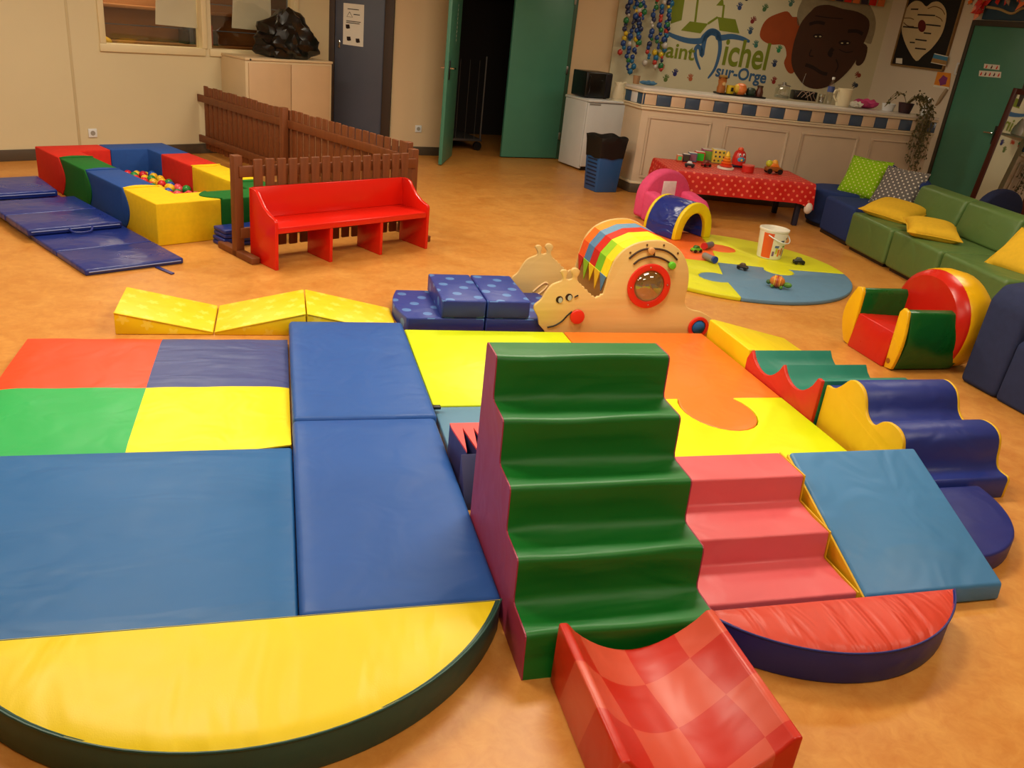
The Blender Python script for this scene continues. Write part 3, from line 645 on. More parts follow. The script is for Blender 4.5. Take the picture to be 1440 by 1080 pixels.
add_tube(bm, [(p[0], TF-TN-.001, p[1]) for p in smooth_pts(nq, 3)], .006, 6); fin(bm, 'wavy_cutout', MATS['cut edge'], t)

# ------------------------------------------------------------------ round puzzle mat
RC, RR = Vector((3.46, 5.84)), .96
def pie(a0, a1, extra, n=22): return [(RC.x+RR*cos(a0+(a1-a0)*i/n), RC.y+RR*sin(a0+(a1-a0)*i/n)) for i in range(n+1)]+extra
V_LIME2 = vinyl('lime mat vinyl', (214, 216, 24), rough=.5); V_SLATE = vinyl('slate blue vinyl', (92, 132, 164), rough=.5); V_OR2 = vinyl('tangerine vinyl', (236, 104, 36), rough=.5)
ctr = (3.37, 5.83)
def quad_tile(label, mat, pts, h, grp='segments of the round puzzle mat'):
    cx = sum(p[0] for p in pts)/len(pts); cy = sum(p[1] for p in pts)/len(pts)
    t = thing('puzzle_tile', label, 'floor tile', (cx, cy, 0), 0, grp); prism('cover', mat, t, [(x-cx, y-cy) for x, y in pts], 'z', 0, h, .008, 2); return t
g1, g2, g3, g4 = radians(-14), radians(78), radians(170), radians(-112)
def bulge(p, q, m, r, n=9):                # edge p>q with a round tab of radius r at fraction m, bulging left
    p, q = Vector(p), Vector(q); d = (q-p); ln = d.length; d.normalize(); nn = Vector((-d.y, d.x)); c = p+d*ln*m+nn*r*.75
    a = [p]+[c+(-d*cos(x)+nn*sin(x))*r for x in [(-.6+(pi+1.2)*i/n) for i in range(n+1)]]+[q]
    return [(v.x, v.y) for v in a]
E1 = (RC.x+RR*cos(g1), RC.y+RR*sin(g1)); E2 = (RC.x+RR*cos(g2), RC.y+RR*sin(g2)); E3 = (RC.x+RR*cos(g3), RC.y+RR*sin(g3)); E4 = (RC.x+RR*cos(g4), RC.y+RR*sin(g4))
b1 = bulge(E1, ctr, .55, .12); b2 = bulge(E2, ctr, .5, .14); b3 = bulge(E3, ctr, .5, .12); b4 = bulge(E4, ctr, .5, .13)
quad_tile('lime segment of round mat holding the white bucket', V_LIME2, pie(g1, g2, b2[1:]+b1[::-1][1:-1]), .034)
quad_tile('tangerine segment of round mat under the blue tunnel', V_OR2, pie(g2, g3, b3[1:]+b2[::-1][1:-1]), .032)
quad_tile('lime segment of round mat nearest the snail', V_LIME2, pie(g3, g4+2*pi, b4[1:]+b3[::-1][1:-1]), .034)
quad_tile('slate blue segment of round mat with the toy turtle', V_SLATE, pie(g4, g1, b1[1:]+b4[::-1][1:-1]), .032)
# blue tunnel arch
t = thing('foam_tunnel', 'small blue vinyl tunnel arch with yellow rims', 'tunnel', (3.49, 6.56, .034), radians(22))
def arch(r, h, ri, hi, n=16):
    o_ = [(-r, 0)]+[(-r*cos(pi*i/n), h*(.35+.65*sin(pi*i/n)) if False else h*sin(pi*i/n)**.8) for i in range(1, n)]+[(r, 0)]
    q_ = [(ri, 0)]+[(ri*cos(pi*i/n), hi*sin(pi*i/n)**.8) for i in range(1, n)]+[(-ri, 0)]
    return o_+q_
prism('cover', vinyl('shiny blue vinyl', (32, 50, 136), rough=.25, wr=.9, wscale=(9, 5, 12)), t, arch(.23, .31, .15, .225), 'y', .03, .35, .006, 2, bang=40)
prism('front_rim', V_GOLD, t, arch(.233, .313, .147, .222), 'y', -.01, .03, .008, 2, bang=40); prism('back_rim', V_GOLD, t, arch(.233, .313, .147, .222), 'y', .35, .38, .008, 2, bang=40)
# pink child armchair
PK = fabric('pink plush', (226, 82, 128)); PK2 = fabric('red plush side', (214, 62, 70))
t = thing('child_armchair', 'small pink plush child armchair with round back behind the tunnel', 'armchair', (3.63, 7.31, 0), radians(14))
bk = [(-.29, .02)]+[(-.29*cos(pi*i/16), .2+.27*sin(pi*i/16)) for i in range(17)]+[(.29, .02)]
prism('backrest', PK, t, bk, 'y', .1, .24, .035, 4, bang=40)
prism('seat', PK, t, [(-.15, .0), (-.15, .17), (.15, .17), (.15, 0)], 'y', -.2, .11, .03, 3)
for s in (-1, 1):
    pf = [(-.22, .0), (-.22, .18), (-.16, .235), (.02, .275), (.12, .28), (.12, 0)]
    prism('armrest', PK, t, pf, 'x', *sorted((s*.15, s*.285)), .035, 4, bang=40)
prism('print_patch', fabric('white print', (236, 222, 222)), t, [(-.085, .2), (-.08, .37), (.075, .37), (.08, .2)], 'y', .094, .102, .003)
# ------------------------------------------------------------------ tricolour armchair
t = thing('foam_armchair', 'red, green and yellow vinyl barrel armchair facing left', 'armchair', (3.4, 3.74, 0))
# local x = depth (front at 0), y = across (near arm at 0)
def armprof(h, x1, n=14):                  # side view of arm: front curved lens, round belly
    return None
YV = vinyl('chair yellow vinyl', (232, 180, 14), rough=.3); GV = vinyl('chair green vinyl', (8, 86, 30), rough=.3); RV = vinyl('chair red vinyl', (196, 26, 14), rough=.3)
def lens(y_in, bulge_, h, sgn, n=12):      # cross-section of an arm (y,z): flat inside, bulged outside
    o_ = [(y_in, 0.0)]; o_ += [(y_in+sgn*(.055+bulge_*sin(pi*(i/n)*.92+.12)), .01+(h-.02)*i/n) for i in range(n+1)]; o_ += [(y_in+sgn*.02, h), (y_in, h-.03)]
    return o_
for y_in, sg in ((.06, -1), (.40, 1)):
    s_ = lens(y_in, .05, .365, sg)
    arm = loft('armrest', GV, t, [[(x+(.05*sin(pi*min(1, max(0, z)/.37)) if x > .4 else 0), y, z) for y, z in s_] for x in (.03, .12, .25, .36, .42)], bev=.008, bang=50)
    f_ = lens(y_in, .052, .372, sg); loft('armrest_front', YV, t, [[(x+.02*sin(pi*min(1, z/.37)) *-1, y, z) for y, z in f_] for x in (.012, .034)], bev=.004, bang=50)
prism('seat', RV, t, [(.012, .0), (-.004, .0), (.02, .215), (.36, .2), (.36, 0)], 'y', .062, .398, .008, 2)
# rounded red backrest and broad yellow rim
cy_ = .23
def hoop(r, h, n=20): return [(cy_+r*cos(pi*i/n), h*(.18+.82*sin(pi*i/n)) if 0 < i < n else 0.02) for i in range(n+1)]
bk = [(cy_+(.3*cos(a) if sin(a) >= 0 else .3*math.copysign(abs(cos(a))**.45, cos(a))), .27+.27*sin(a)) for a in [pi*2*i/36 for i in range(36)]]
loft('backrest', RV, t, [[(x, cy_+(y-cy_)*q, max(.0, .27+(z-.27)*q)) for y, z in bk] for x, q in ((.34, .86), (.37, .97), (.4, 1.0))], bev=0)
loft('back_rim', YV, t, [[(x, cy_+(y-cy_)*q, max(.0, .27+(z-.27)*q)) for y, z in bk] for x, q in ((.4, 1.0), (.415, 1.02), (.48, 1.03), (.56, .97), (.6, .86), (.62, .6))], ang=60)
lathe('maker_badge', plain('badge ink', (150, 84, 20), .5), t, [(0, 0), (.016, 0), (.016, .002), (0, .002)], 16, rot=(0, -pi/2-.1, 0), loc=(.0085, .035, .05))
# ------------------------------------------------------------------ dark blue armchair (right edge)
NAVYF = fabric('navy sofa cloth', (46, 54, 88), .9); BLUEF = fabric('blue pouf cloth', (40, 58, 110), .85)
t = thing('tub_armchair', 'dark navy fabric armchair cut off by the right edge', 'armchair', (4.15, 3.22, 0), radians(2))
prism('armrest', NAVYF, t, [(-.36, 0), (-.34, .5), (-.28, .585), (-.16, .6), (.3, .63), (.36, .6), (.36, 0)], 'y', .14, .4, .035, 4, bang=20)
prism('armrest', NAVYF, t, [(-.36, 0), (-.34, .5), (-.28, .585), (-.16, .6), (.3, .63), (.36, .6), (.36, 0)], 'y', -.62, -.4, .035, 4, bang=20)
prism('seat', NAVYF, t, [(-.36, .0), (-.34, .33), (-.3, .36), (.2, .34), (.2, 0)], 'y', -.4, .14, .03, 3)
prism('backrest', NAVYF, t, [(.1, .0), (.16, .66), (.22, .72), (.4, .72), (.44, .0)], 'y', -.62, .41, .05, 4)
bt = thing('toy_brick', 'small red toy piece lying on the navy armchair seat', 'toy', (3.99, 3.3, .352)); box('brick', RED_P, bt, -.02, .02, -.014, .014, 0, .02, .003)
bm = bmesh.new(); add_lathe(bm, [(.0, .02), (.006, .02), (.006, .025), (0, .025)], 10); fin(bm, 'stud', RED_P, bt)
# ------------------------------------------------------------------ sofa modules and poufs
SG = vinyl('olive green leatherette', (88, 118, 62), rough=.42, wr=.4)
def sofa(label, y0, y1, x0, xd, back=True, tilt=0.0):
    t = thing('sofa_module', label, 'sofa', (x0, (y0+y1)/2, 0), tilt, 'green sofa modules'); h = (y1-y0)/2-.004
    box('base', BLACK, t, .04, xd+.2, -h+.04, h-.04, 0, .03, 0)
    bm = bmesh.new(); add_box(bm, 0, xd, -h, h, .03, .34); fin(bm, 'seat', SG, t, bev=.03, seg=4)
    if back: prism('backrest', SG, t, [(xd-.06, .34), (xd+.0, .62), (xd+.1, .645), (xd+.22, .6), (xd+.24, .03), (xd+.001, .03), (xd+.001, .34)], 'y', -h, h, .025, 3)
    return t
tl = radians(-6.5)
sofa('green sofa module next to the blue pouf', 5.93, 6.6, 5.03, .6, tilt=tl)
sofa('middle green sofa module with a yellow cushion', 5.25, 5.92, 4.955, .6, tilt=tl)
sofa('green sofa module behind the tricolour armchair', 4.5, 5.24, 4.88, .6, tilt=tl)
def pouf(label, cx, cy, pts, h, mat, back=None):
    t = thing('pouf', label, 'pouf', (cx, cy, 0), 0, 'blue poufs'); prism('base', BLACK, t, [(x*.93, y*.93) for x, y in pts], 'z', 0, .03, 0)
    prism('cushion_body', mat, t, pts, 'z', .03, h, .03, 4, bang=30)
    if back: back(t)
    return t
pouf('square blue fabric pouf beside the green sofa', 5.43, 6.93, [(-.3, -.27), (.3, -.3), (.34, .26), (-.22, .3)], .36, BLUEF, lambda t: prism('backrest', BLUEF, t, [(.3, .36)]+[(.3+.0*i, .36) for i in range(1)]+[(.34, .62), (.44, .66), (.52, .6), (.52, .03), (.3, .03)], 'y', -.27, .27, .05, 4))
pouf('rounded blue fabric pouf by the red table', 5.61, 7.52, arc(-.02, 0, .3, .3, radians(100), radians(260), 14)+[(.36, -.28), (.36, .28)], .38, BLUEF, lambda t: prism('backrest', BLUEF, t, [(-.27, .38)]+[(-.27*cos(pi*i/12), .42+.24*sin(pi*i/12)) for i in range(13)]+[(.27, .38), (.27, .03), (-.27, .03)], 'y', 0, .16, .04, 4, rot=(0, 0, -pi/2), loc=(.36, 0, 0)))
def cushion(label, mat, w_, d_, th, loc, rot, uv=True, group='scatter cushions'):
    t = thing('scatter_cushion', label, 'cushion', loc, 0, group); t.rotation_euler = rot; bm = bmesh.new(); n = 16; V = {}
    for s in (1, -1):
        for j in range(n+1):
            for i in range(n+1):
                a, b = 2*i/n-1, 2*j/n-1
                e = max(0, (1-a**4))**.6*max(0, (1-b**4))**.6
                pin = 1-.07*(1-a*a)*(abs(b)**3); pin2 = 1-.07*(1-b*b)*(abs(a)**3)
                z = s*th/2*e*(1+.08*sin(3*a+2*b))
                V[s, i, j] = bm.verts.new((a*w_/2*pin2, b*d_/2*pin, z))
    for s in (1, -1):
        for j in range(n):
            for i in range(n): bm.faces.new((V[s, i, j], V[s, i+1, j], V[s, i+1, j+1], V[s, i, j+1]))
    fin(bm, 'cover', mat, t, uv=uv, ang=70)
    bm = bmesh.new(); add_tube(bm, [(a*w_/2, b*d_/2, 0) for a, b in ((-1, -1), (0, -.93), (1, -1), (.93, 0), (1, 1), (0, .93), (-1, 1), (-.93, 0))], .005, 6, True); fin(bm, 'seam', mat, t, uv=uv)
    return t
YC = fabric('yellow cushion cotton', (222, 178, 44)); LC = fabric('lime dotted cotton', (136, 184, 20), pat=dots((226, 232, 150), 26, .16)); GC = fabric('grey dotted cotton', (104, 100, 98), pat=dots((214, 208, 196), 26, .2))
cushion('lime green cushion with white dots leaning on the blue pouf', LC, .42, .42, .13, (5.66, 7.32, .53), (radians(62), 0, radians(-62)))
cushion('grey cushion with white dots leaning beside the green sofa', GC, .42, .4, .12, (5.70, 6.84, .53), (radians(60), 0, radians(-66)))
cushion('yellow cushion lying near the grey dotted cushion', YC, .46, .46, .14, (5.36, 6.4, .405), (radians(4), radians(-8), radians(28)))
cushion('yellow cushion lying flat on the middle sofa module', YC, .42, .42, .13, (5.2, 5.72, .40), (radians(2), radians(-6), radians(58)))
cushion('yellow cushion propped at the right edge of the sofa', YC, .40, .40, .12, (5.26, 4.8, .45), (radians(6), radians(-42), radians(10)))

# ------------------------------------------------------------------ ball pit, rotated to the left wall
PA = radians(31.5)
pu = Vector((cos(PA), sin(PA))); pv = Vector((-sin(PA), cos(PA)))
P0 = Vector((-.77, 5.87)); PW, PL, PT, PH = 1.06, 2.16, .25, .285
FB = {k: fabric('pit '+k, c, .7) for k, c in dict(red=(206, 40, 28), green=(24, 104, 38), blue=(34, 74, 146), yellow=(236, 196, 22)).items()}
bp = thing('ball_pit', 'rectangular ball pit of red, green, blue and yellow foam blocks', 'ball pit', (P0.x, P0.y, 0), PA)
def curve_end(a0, a1, h, b0, b1, n=8): pass
def pit_block(col, x0, x1, y0, y1, along, tongue0, tongue1):
    """straight wall block whose ends bow like tongues"""
    bm = bmesh.new(); n = 8; h = PH
    prof = [(k/n*h) for k in range(n+1)]
    def e(z, tg): return tg*sin(pi*z/h) if tg else 0
    if along == 'y':
        A = [(y0-e(z, tongue0), z) for z in prof]; B = [(y1+e(z, tongue1), z) for z in prof][::-1]; add_prism(bm, A+B, 'x', x0, x1)
    else:
        A = [(x0-e(z, tongue0), z) for z in prof]; B = [(x1+e(z, tongue1), z) for z in prof][::-1]; add_prism(bm, A+B, 'y', y0, y1)
    o = fin(bm, 'foam_block', FB[col], bp, bev=.008, seg=2, bang=50); o['label'] = col+' foam wall block'
def pit_corner(col, pts):
    o = prism('foam_block', FB[col], bp, pts, 'z', 0, PH, .008, 2); o['label'] = col+' foam corner block'
tg = .035; T = PT
pit_corner('yellow', [(0, 0), (.46, 0), (.46, T), (T, T), (T, .5), (0, .5)])
pit_block('blue', 0, T, .503, 1.14, 'y', -.0, 0); pit_block('green', 0, T, 1.143, 1.64, 'y', -.0, 0)
pit_corner('red', [(0, PL), (0, 1.643), (T, 1.643), (T, PL-T), (.5, PL-T), (.5, PL)])
pit_corner('blue', [(.503, PL), (.503, PL-T), (PW-T, PL-T), (PW-T, 1.66), (PW, 1.66), (PW, PL)])
pit_block('red', PW-T, PW, 1.12, 1.657, 'y', 0, 0); pit_block('yellow', PW-T, PW, .5, 1.117, 'y', 0, 0)
pit_corner('green', [(.463, 0), (PW, 0), (PW, .497), (PW-T, .497), (PW-T, T), (.463, T)])
for col, (x, y), ax in (('yellow', (0, .5), 1), ('blue', (0, 1.14), 1), ('green', (0, 1.64), 1)):   # rounded overlapping flaps at the joints, outer side
    pf = [(y+.01, .0)]+[(y-.085*sin(pi*k/10), PH*k/10) for k in range(11)]+[(y+.01, PH)]
    o = prism('joint_flap', FB[{'yellow': 'blue', 'blue': 'green', 'green': 'red'}[col]], bp, pf, 'x', -.008, .002, .001)
    pf = [(0.0, y-.01), (T, y-.01)]+[(T*(1-k/10), y+.05*sin(pi*k/10)) for k in range(11)]
    o = prism('joint_flap', FB[col], bp, pf, 'z', PH-.002, PH+.006, .001)
for col, y in (('red', 1.12), ('yellow', .5)):
    pf = [(PW-T, y+.01), (PW, y+.01)]+[(PW-T*k/10, y-.05*sin(pi*k/10)) for k in range(11)]
    prism('joint_flap', FB['green' if col == 'yellow' else 'yellow'], bp, pf, 'z', PH-.002, PH+.006, .001)
prism('joint_flap', FB['green'], bp, [(.47, T), (.47, 0)]+[(.47-.1*sin(pi*k/10), T*k/10) for k in range(11)], 'z', PH-.002, PH+.006, .001)
box('pit_floor', FB['blue'], bp, T, PW-T, T, PL-T, .004, .03, 0)
bmesh_ball = bmesh.new(); add_ball(bmesh_ball, (0, 0, 0), .035, 2); bme = bpy.data.meshes.new('ball_mesh'); bmesh_ball.to_mesh(bme); bmesh_ball.free()
for p_ in bme.polygons: p_.use_smooth = True
bmeshes = {}
for nm, rgb in dict(red=(206, 30, 40), yellow=(236, 186, 30), blue=(30, 84, 170), green=(40, 140, 60), pink=(226, 80, 90)).items():
    m2 = bme.copy(); m2.materials.append(plain('ball '+nm, rgb, .3)); bmeshes[nm] = m2
names = list(bmeshes); k = 0
for j in range(21):
    for i in range(7):
        x = T+.042+i*.0765+(j % 2)*.02; y = T+.042+j*.0775
        if x > PW-T-.037 or y > PL-T-.037: continue
        nm = random.choice(names); wp_ = P0+pu*x+pv*y
        o = bpy.data.objects.new('pit_ball', bmeshes[nm]); COL.objects.link(o); o.location = (wp_.x, wp_.y, .066+random.random()*.03); tag(o, nm+' plastic ball in the ball pit', 'ball', 'balls in the ball pit')
# ------------------------------------------------------------------ folding rest mats left of the pit
def fold_mat(label, pan, w_, u0, v0, z0, h=.035, handles=True, bend=0.0, group='blue folding mats'):
    """row of panels along +v (pit length direction); front edge at v0"""
    b = P0+pu*u0+pv*v0; t = thing('folding_mat', label, 'folding mat', (b.x, b.y, z0), PA, group); v = 0
    for i, ln in enumerate(pan):
        bm = bmesh.new(); add_box(bm, 0, w_, v+.003, v+ln-.003, 0, h)
        if bend and i == len(pan)-1:
            for q in bm.verts:
                if q.co.y > v+ln*.5: q.co.z += bend
        fin(bm, 'panel', V_STEELB, t, bev=.011, seg=3); v += ln
    bm = bmesh.new(); add_tube(bm, [(.02, -.001, h*.6), (w_-.02, -.001, h*.6)], .004, 6); fin(bm, 'welt', plain('grey blue welt', (120, 130, 180), .4), t)
    if handles:
        hh = smooth_pts([(w_*.42, -.004, h*.6), (w_*.44, -.05, h*.3), (w_*.6, -.055, h*.3), (w_*.66, -.004, h*.6)], 4)
        tube('carry_handle', V_STEELB, t, hh, .007)
    return t
a_ = at(310/2.571, 1000/2.571, 0); du = (Vector((a_.x, a_.y))-P0); u_0, v_0 = du.dot(pu), du.dot(pv)
fold_mat('blue folding mat nearest the viewer, left of ball pit', [.44, .44, .42], .6, u_0, v_0, 0, .038, handles=False)
sm = P0+pu*(u_0+.42)+pv*(v_0-.01); st = thing('mat_strap', 'loose blue strap lying at the mat end', 'strap', (sm.x, sm.y, .002), PA)
bm = bmesh.new(); add_prism(bm, [(-.012, 0), (.012, 0), (.035, -.16), (.01, -.17)], 'z', 0, .006); fin(bm, 'webbing', V_STEELB, st)
fold_mat('blue folding mat with carry handle overlapping the nearest one', [.42, .42], .6, u_0-.03, v_0+.82, .039, .045, handles=True)
fold_mat('blue folding mat farthest back against the beige wall', [.4, .4], .6, u_0-.07, v_0+1.62, .012, .04, handles=False, bend=.0)
fold_mat('topmost blue folding mat with raised end by the wall', [.4], .62, u_0-.12, v_0+1.78, .056, .05, handles=False, bend=.03)
# ------------------------------------------------------------------ fence
FW = wood('stained fence wood', (96, 50, 22), (134, 74, 36), (18, 18, 2.2), .5)
FA = Vector((-.255, 5.71)); FC = Vector((.99, 6.44)); FE = Vector((-.80, 9.47)); FH = .66
def fence(label, A, B, nsl, posts, hs, rails, side, feet, top_extra=.0):
    Ln = (B-A).length; an = atan2(B.y-A.y, B.x-A.x); t = thing('picket_fence', label, 'fence', (A.x, A.y, 0), an, 'brown picket fence')
    for u in posts: box('post', FW, t, u-.03, u+.03, -.03, .03, 0, hs+.02, .005)
    for z in rails: box('rail', FW, t, .0, Ln, side*.032-.012, side*.032+.012, z-.035, z+.035, .004)
    me = None; slw = (Ln-.16)/nsl*.36
    for i in range(nsl):
        u = .08+(Ln-.16)*(i+.5)/nsl
        if me is None:
            o = box('slat', FW, t, -slw, slw, -.01, .01, .06, hs, .005); me = o.data
        else: o = link('slat', me, None, t)
        o.location = (u, side*.055, random.uniform(-.006, .006))
    for u in feet: box('foot', FW, t, u-.03, u+.03, -.23, .23, 0, .045, .006)
    return t
fence('short brown picket fence section behind the red bench', FA, FC, 15, (0, (FC-FA).length), FH-.02, (.16, .56), -1, (0, (FC-FA).length))
lf = (FE-FC).length
fence('long brown picket fence running from bench to the beige wall', FC+(FE-FC).normalized()*.07, FE, 34, (.0, lf*.5), FH+.02, (.16, .56), -1, (lf*.5,))
# ------------------------------------------------------------------ red bench
RB = plain('glossy red paint', (214, 28, 12), .25, var=.04)
bq = Vector((-.017, 5.388)); t = thing('bench', 'red painted wooden bench with curved ends before the fence', 'bench', (bq.x, bq.y, 0), radians(31.2))
BLn = 1.275; bd = .31
ep = [(0, 0), (0, .30)]+[(.0+.03*(1-cos(pi/2*i/5)), .30+.03*sin(pi/2*i/5)) for i in range(1, 6)]+[(.08, .345), (.14, .375), (.19, .42), (.22, .455), (.25, .468), (bd, .47), (bd, 0)]
for x in (0, BLn-.024): prism('end_panel', RB, t, ep, 'x', x, x+.024, .003, 2, bang=40)
box('seat', RB, t, .024, BLn-.024, .005, bd-.02, .235, .275, .003); prism('backrest', RB, t, [(bd-.03, .275), (bd-.006, .47), (bd+.014, .47), (bd-.008, .275)], 'x', .024, BLn-.024, .003)
for x in (.43, .85): box('divider', RB, t, x-.012, x+.012, .01, bd-.03, 0, .235, .003)
# folded mats beside the fence foot
fm = at(270+95/3.856, 110+892/3.856)
for k, lab in enumerate(('lower folded blue mat by the fence post', 'upper folded blue mat by the fence post')):
    t = thing('folded_mat', lab, 'folding mat', (fm.x+pu.x*.27-pv.x*.085, fm.y+pu.y*.27-pv.y*.085, .001+k*.062), PA, 'folded mats by the fence'); bm = bmesh.new()
    for q in (0, 1): box('panel', V_STEELB, t, -.25+.01*k, .24+.01*k, -.08, .08, q*.03, q*.03+.028, .008)
# ------------------------------------------------------------------ low cabinet and black bag
cb = at(345, 81, 1.0); cA = LA; cw = 1.0
for i in range(60):
    q = Vector((cb.x+cw*cos(cA), cb.y+cw*sin(cA), 1.0)); d = CM.transposed() @ (q-Vector((0, 0, EYE))); px = 720+F_PX*d.x/d.z
    cw += (467-px)*.004
t = thing('low_cabinet', 'cream two-door metal cabinet behind the fence', 'cabinet', (cb.x, cb.y, 0), cA); cdp = .47
box('body', CREAM, t, 0, cw, 0.004, cdp, 0, .975, .003); box('top', CREAM, t, -.006, cw+.006, -.008, cdp, .976, 1.0, .004)
CRD = plain('cabinet door cream', (206, 172, 132), .5)
for x0, x1 in ((.03, cw/2-.006), (cw/2+.006, cw-.03)): box('door', CRD, t, x0, x1, -.012, .004, .06, .955, .004)
bm = bmesh.new(); add_ball(bm, (.05, -.012, .985), .01, 1); fin(bm, 'lock', BLACK, t)
bg = Vector((cb.x, cb.y))+Vector((cos(cA), sin(cA)))*cw*.57+Vector((-sin(cA), cos(cA)))*.16
t = thing('black_bag', 'crumpled black plastic bag lying on the cream cabinet', 'bag', (bg.x, bg.y, 1.0), cA)
bm = bmesh.new(); bmesh.ops.create_icosphere(bm, subdivisions=4, radius=1)
for v in bm.verts:
    c = v.co; n_ = 1+.16*sin(5*c.x+2*c.z+1)*cos(4*c.y+3*c.z)+.09*sin(11*c.z+7*c.x)+.05*sin(17*c.x-9*c.y)
    v.co = Vector((c.x*.34*n_, c.y*.2*n_, max(0, .15+c.z*.2*n_+.16*max(0, c.z)*(1-abs(c.x+.1)))))
    if v.co.x > .2: v.co.z -= .1*(v.co.x-.2)/.15*0
fin(bm, 'bag_body', BLACK_GL, t, ang=28)
# ------------------------------------------------------------------ bar counter
def v2(p): return Vector((p.x, p.y))
bA, bB, bC, bD = v2(at(880, 117.5, 1.1)), v2(at(906, 123.5, 1.1)), v2(at(1127, 147.5, 1.1)), v2(at(1321, 166.0, 1.1))
BARW = plain('bar panel paint', (206, 186, 160), .55); BARM = plain('bar moulding cream', (222, 208, 178), .45); TILE_B = plain('blue wall tile', (64, 84, 112), .25); TILE_C = plain('cream wall tile', (212, 188, 160), .3); TILE_W = plain('white wall tile', (216, 218, 222), .25)
bar = thing('bar_counter', 'cream panelled bar counter with blue and cream tile band', 'bar counter', (0, 0, 0))
def offs(pl, d):                           # offset a polyline to its left (behind the bar)
    out = []
    for i, p in enumerate(pl):
        n = Vector((0, 0))
        for a, b in ((i-1, i), (i, i+1)):
            if a < 0 or b >= len(pl): continue
            e = (pl[b]-pl[a]).normalized(); n += Vector((-e.y, e.x))
        n.normalize(); k = 1
        if 0 < i < len(pl)-1:
            e = (pl[i+1]-pl[i]).normalized(); k = 1/max(.5, n.dot(Vector((-e.y, e.x))))
        out.append(p+n*d*k)
    return out
LINE = [bA, bB, bC, bD]
def strip_solid(name, mat, d0, d1, z0, z1, bev=.004):
    a, b = offs(LINE, d0), offs(LINE, d1); bm = bmesh.new(); add_prism(bm, [tuple(p) for p in a]+[tuple(p) for p in b[::-1]], 'z', z0, z1); return fin(bm, name, mat, bar, bev=bev)
strip_solid('front_panel', BARW, .03, .10, 0, 1.07); strip_solid('countertop', plain('white laminate top', (216, 212, 204), .3), -.005, .46, 1.072, 1.1, .006)
strip_solid('moulding', BARM, -.012, .03, 1.05, 1.071, .006); strip_solid('moulding', BARM, -.004, .03, .915, .932, .005); strip_solid('moulding', BARM, .008, .03, .885, .914, .005); strip_solid('plinth', SKIRT, .015, .03, 0, .1, .003); strip_solid('moulding', BARM, .012, .03, .1, .125, .004)
def seg_run(A, B): d = B-A; return d.length, d.normalized(), atan2(d.y, d.x)
def tile_row(A, B, n, start, first=None):
    ln, d, an = seg_run(A, B); w_ = ln/n; bm = bmesh.new(); add_box(bm, 0, w_-.004, .012, .032, .936, 1.046); me = None
    for i in range(n):
        m_ = (TILE_B if (i+start) % 2 else (first or TILE_C)); p = A+d*(i*w_+.002)
        b2 = bmesh.new(); add_box(b2, 0, w_-.004, .012, .032, .936, 1.046); fin(b2, 'tile', m_, bar, (p.x, p.y, 0), (0, 0, an), bev=.002)
    bm.free()
tile_row(bA, bB, 3, 1, TILE_W); tile_row(bB, bC, 11, 0); tile_row(bC, bD, 11, 1)
for A, B, n in ((bB, bC, 2), (bC, bD, 2)):
    ln, d, an = seg_run(A, B)
    for i in range(n):
        x0 = ln*i/n+.1; x1 = ln*(i+1)/n-.06; p = A
        bm = bmesh.new()
        for a in ((x0, x1, .80, .825), (x0, x1, .17, .195)): add_box(bm, a[0], a[1], .018, .031, a[2], a[3])
        for x in (x0, x1-.025): add_box(bm, x, x+.025, .018, .031, .195, .80)
        fin(bm, 'panel_moulding', BARW, bar, (p.x, p.y, 0), (0, 0, an), bev=.003)
# fridge, microwave, kettle, bin
fr = thing('small_fridge', 'white under-counter fridge beside the bar', 'fridge', (3.575, 9.88, 0), radians(14))
box('body', WHITE_P, fr, 0, .55, .04, .52, .02, .805, .008); box('door', WHITE_P, fr, 0, .55, 0, .037, .05, .80, .01); box('top', WHITE_P, fr, -.006, .556, -.01, .53, .806, .835, .008)
box('plinth', BLACK, fr, .03, .52, .03, .06, 0, .05, .002); box('handle_recess', plain('grey plastic', (150, 150, 148), .5), fr, .02, .18, -.004, .003, .775, .795, .002)
mw = thing('microwave', 'black microwave oven standing on the white fridge', 'microwave', (3.575-.01, 9.88+.16, .836), radians(14))
box('body', BLACK, mw, .02, .39, .02, .34, .008, .30, .012); box('door', BLACK_GL, mw, .03, .285, .006, .022, .02, .29, .004); box('control_panel', plain('panel black', (26, 26, 34), .3), mw, .29, .382, .008, .022, .02, .29, .004)
tube('handle', BLACK, mw, [(.05, .01, .05), (.045, -.025, .07), (.045, -.025, .24), (.05, .01, .26)], .009)
for sx in (.06, .33): box('foot', BLACK, mw, sx, sx+.03, .05, .08, 0, .01, 0)
def kettle(label, loc, rz):
    t = thing('kettle', label, 'kettle', loc, rz); IV = plain('ivory plastic', (226, 216, 184), .35)
    lathe('base', IV, t, [(0, 0), (.075, 0), (.075, .02), (0, .02)], 24); lathe('body', IV, t, [(0, .022), (.07, .022), (.074, .05), (.06, .15), (.05, .2), (.03, .215), (0, .218)], 24)
    tube('handle', IV, t, smooth_pts([(.045, 0, .2), (.1, 0, .21), (.115, 0, .14), (.1, 0, .07), (.07, 0, .05)], 5), .012)
    prism('spout', IV, t, [(-.05, .17), (-.075, .215), (-.045, .212)], 'y', -.018, .018, .004)
p_ = Vector((3.575, 9.88))+Vector((cos(radians(14)), sin(radians(14))))*.475+Vector((-sin(radians(14)), cos(radians(14))))*.09
kettle('ivory electric kettle on the fridge beside the microwave', (p_.x, p_.y, .836), radians(20))
t = thing('waste_bin', 'blue waste bin lined with a black bag beside the bar', 'bin', (3.42, 8.72, 0), radians(14))
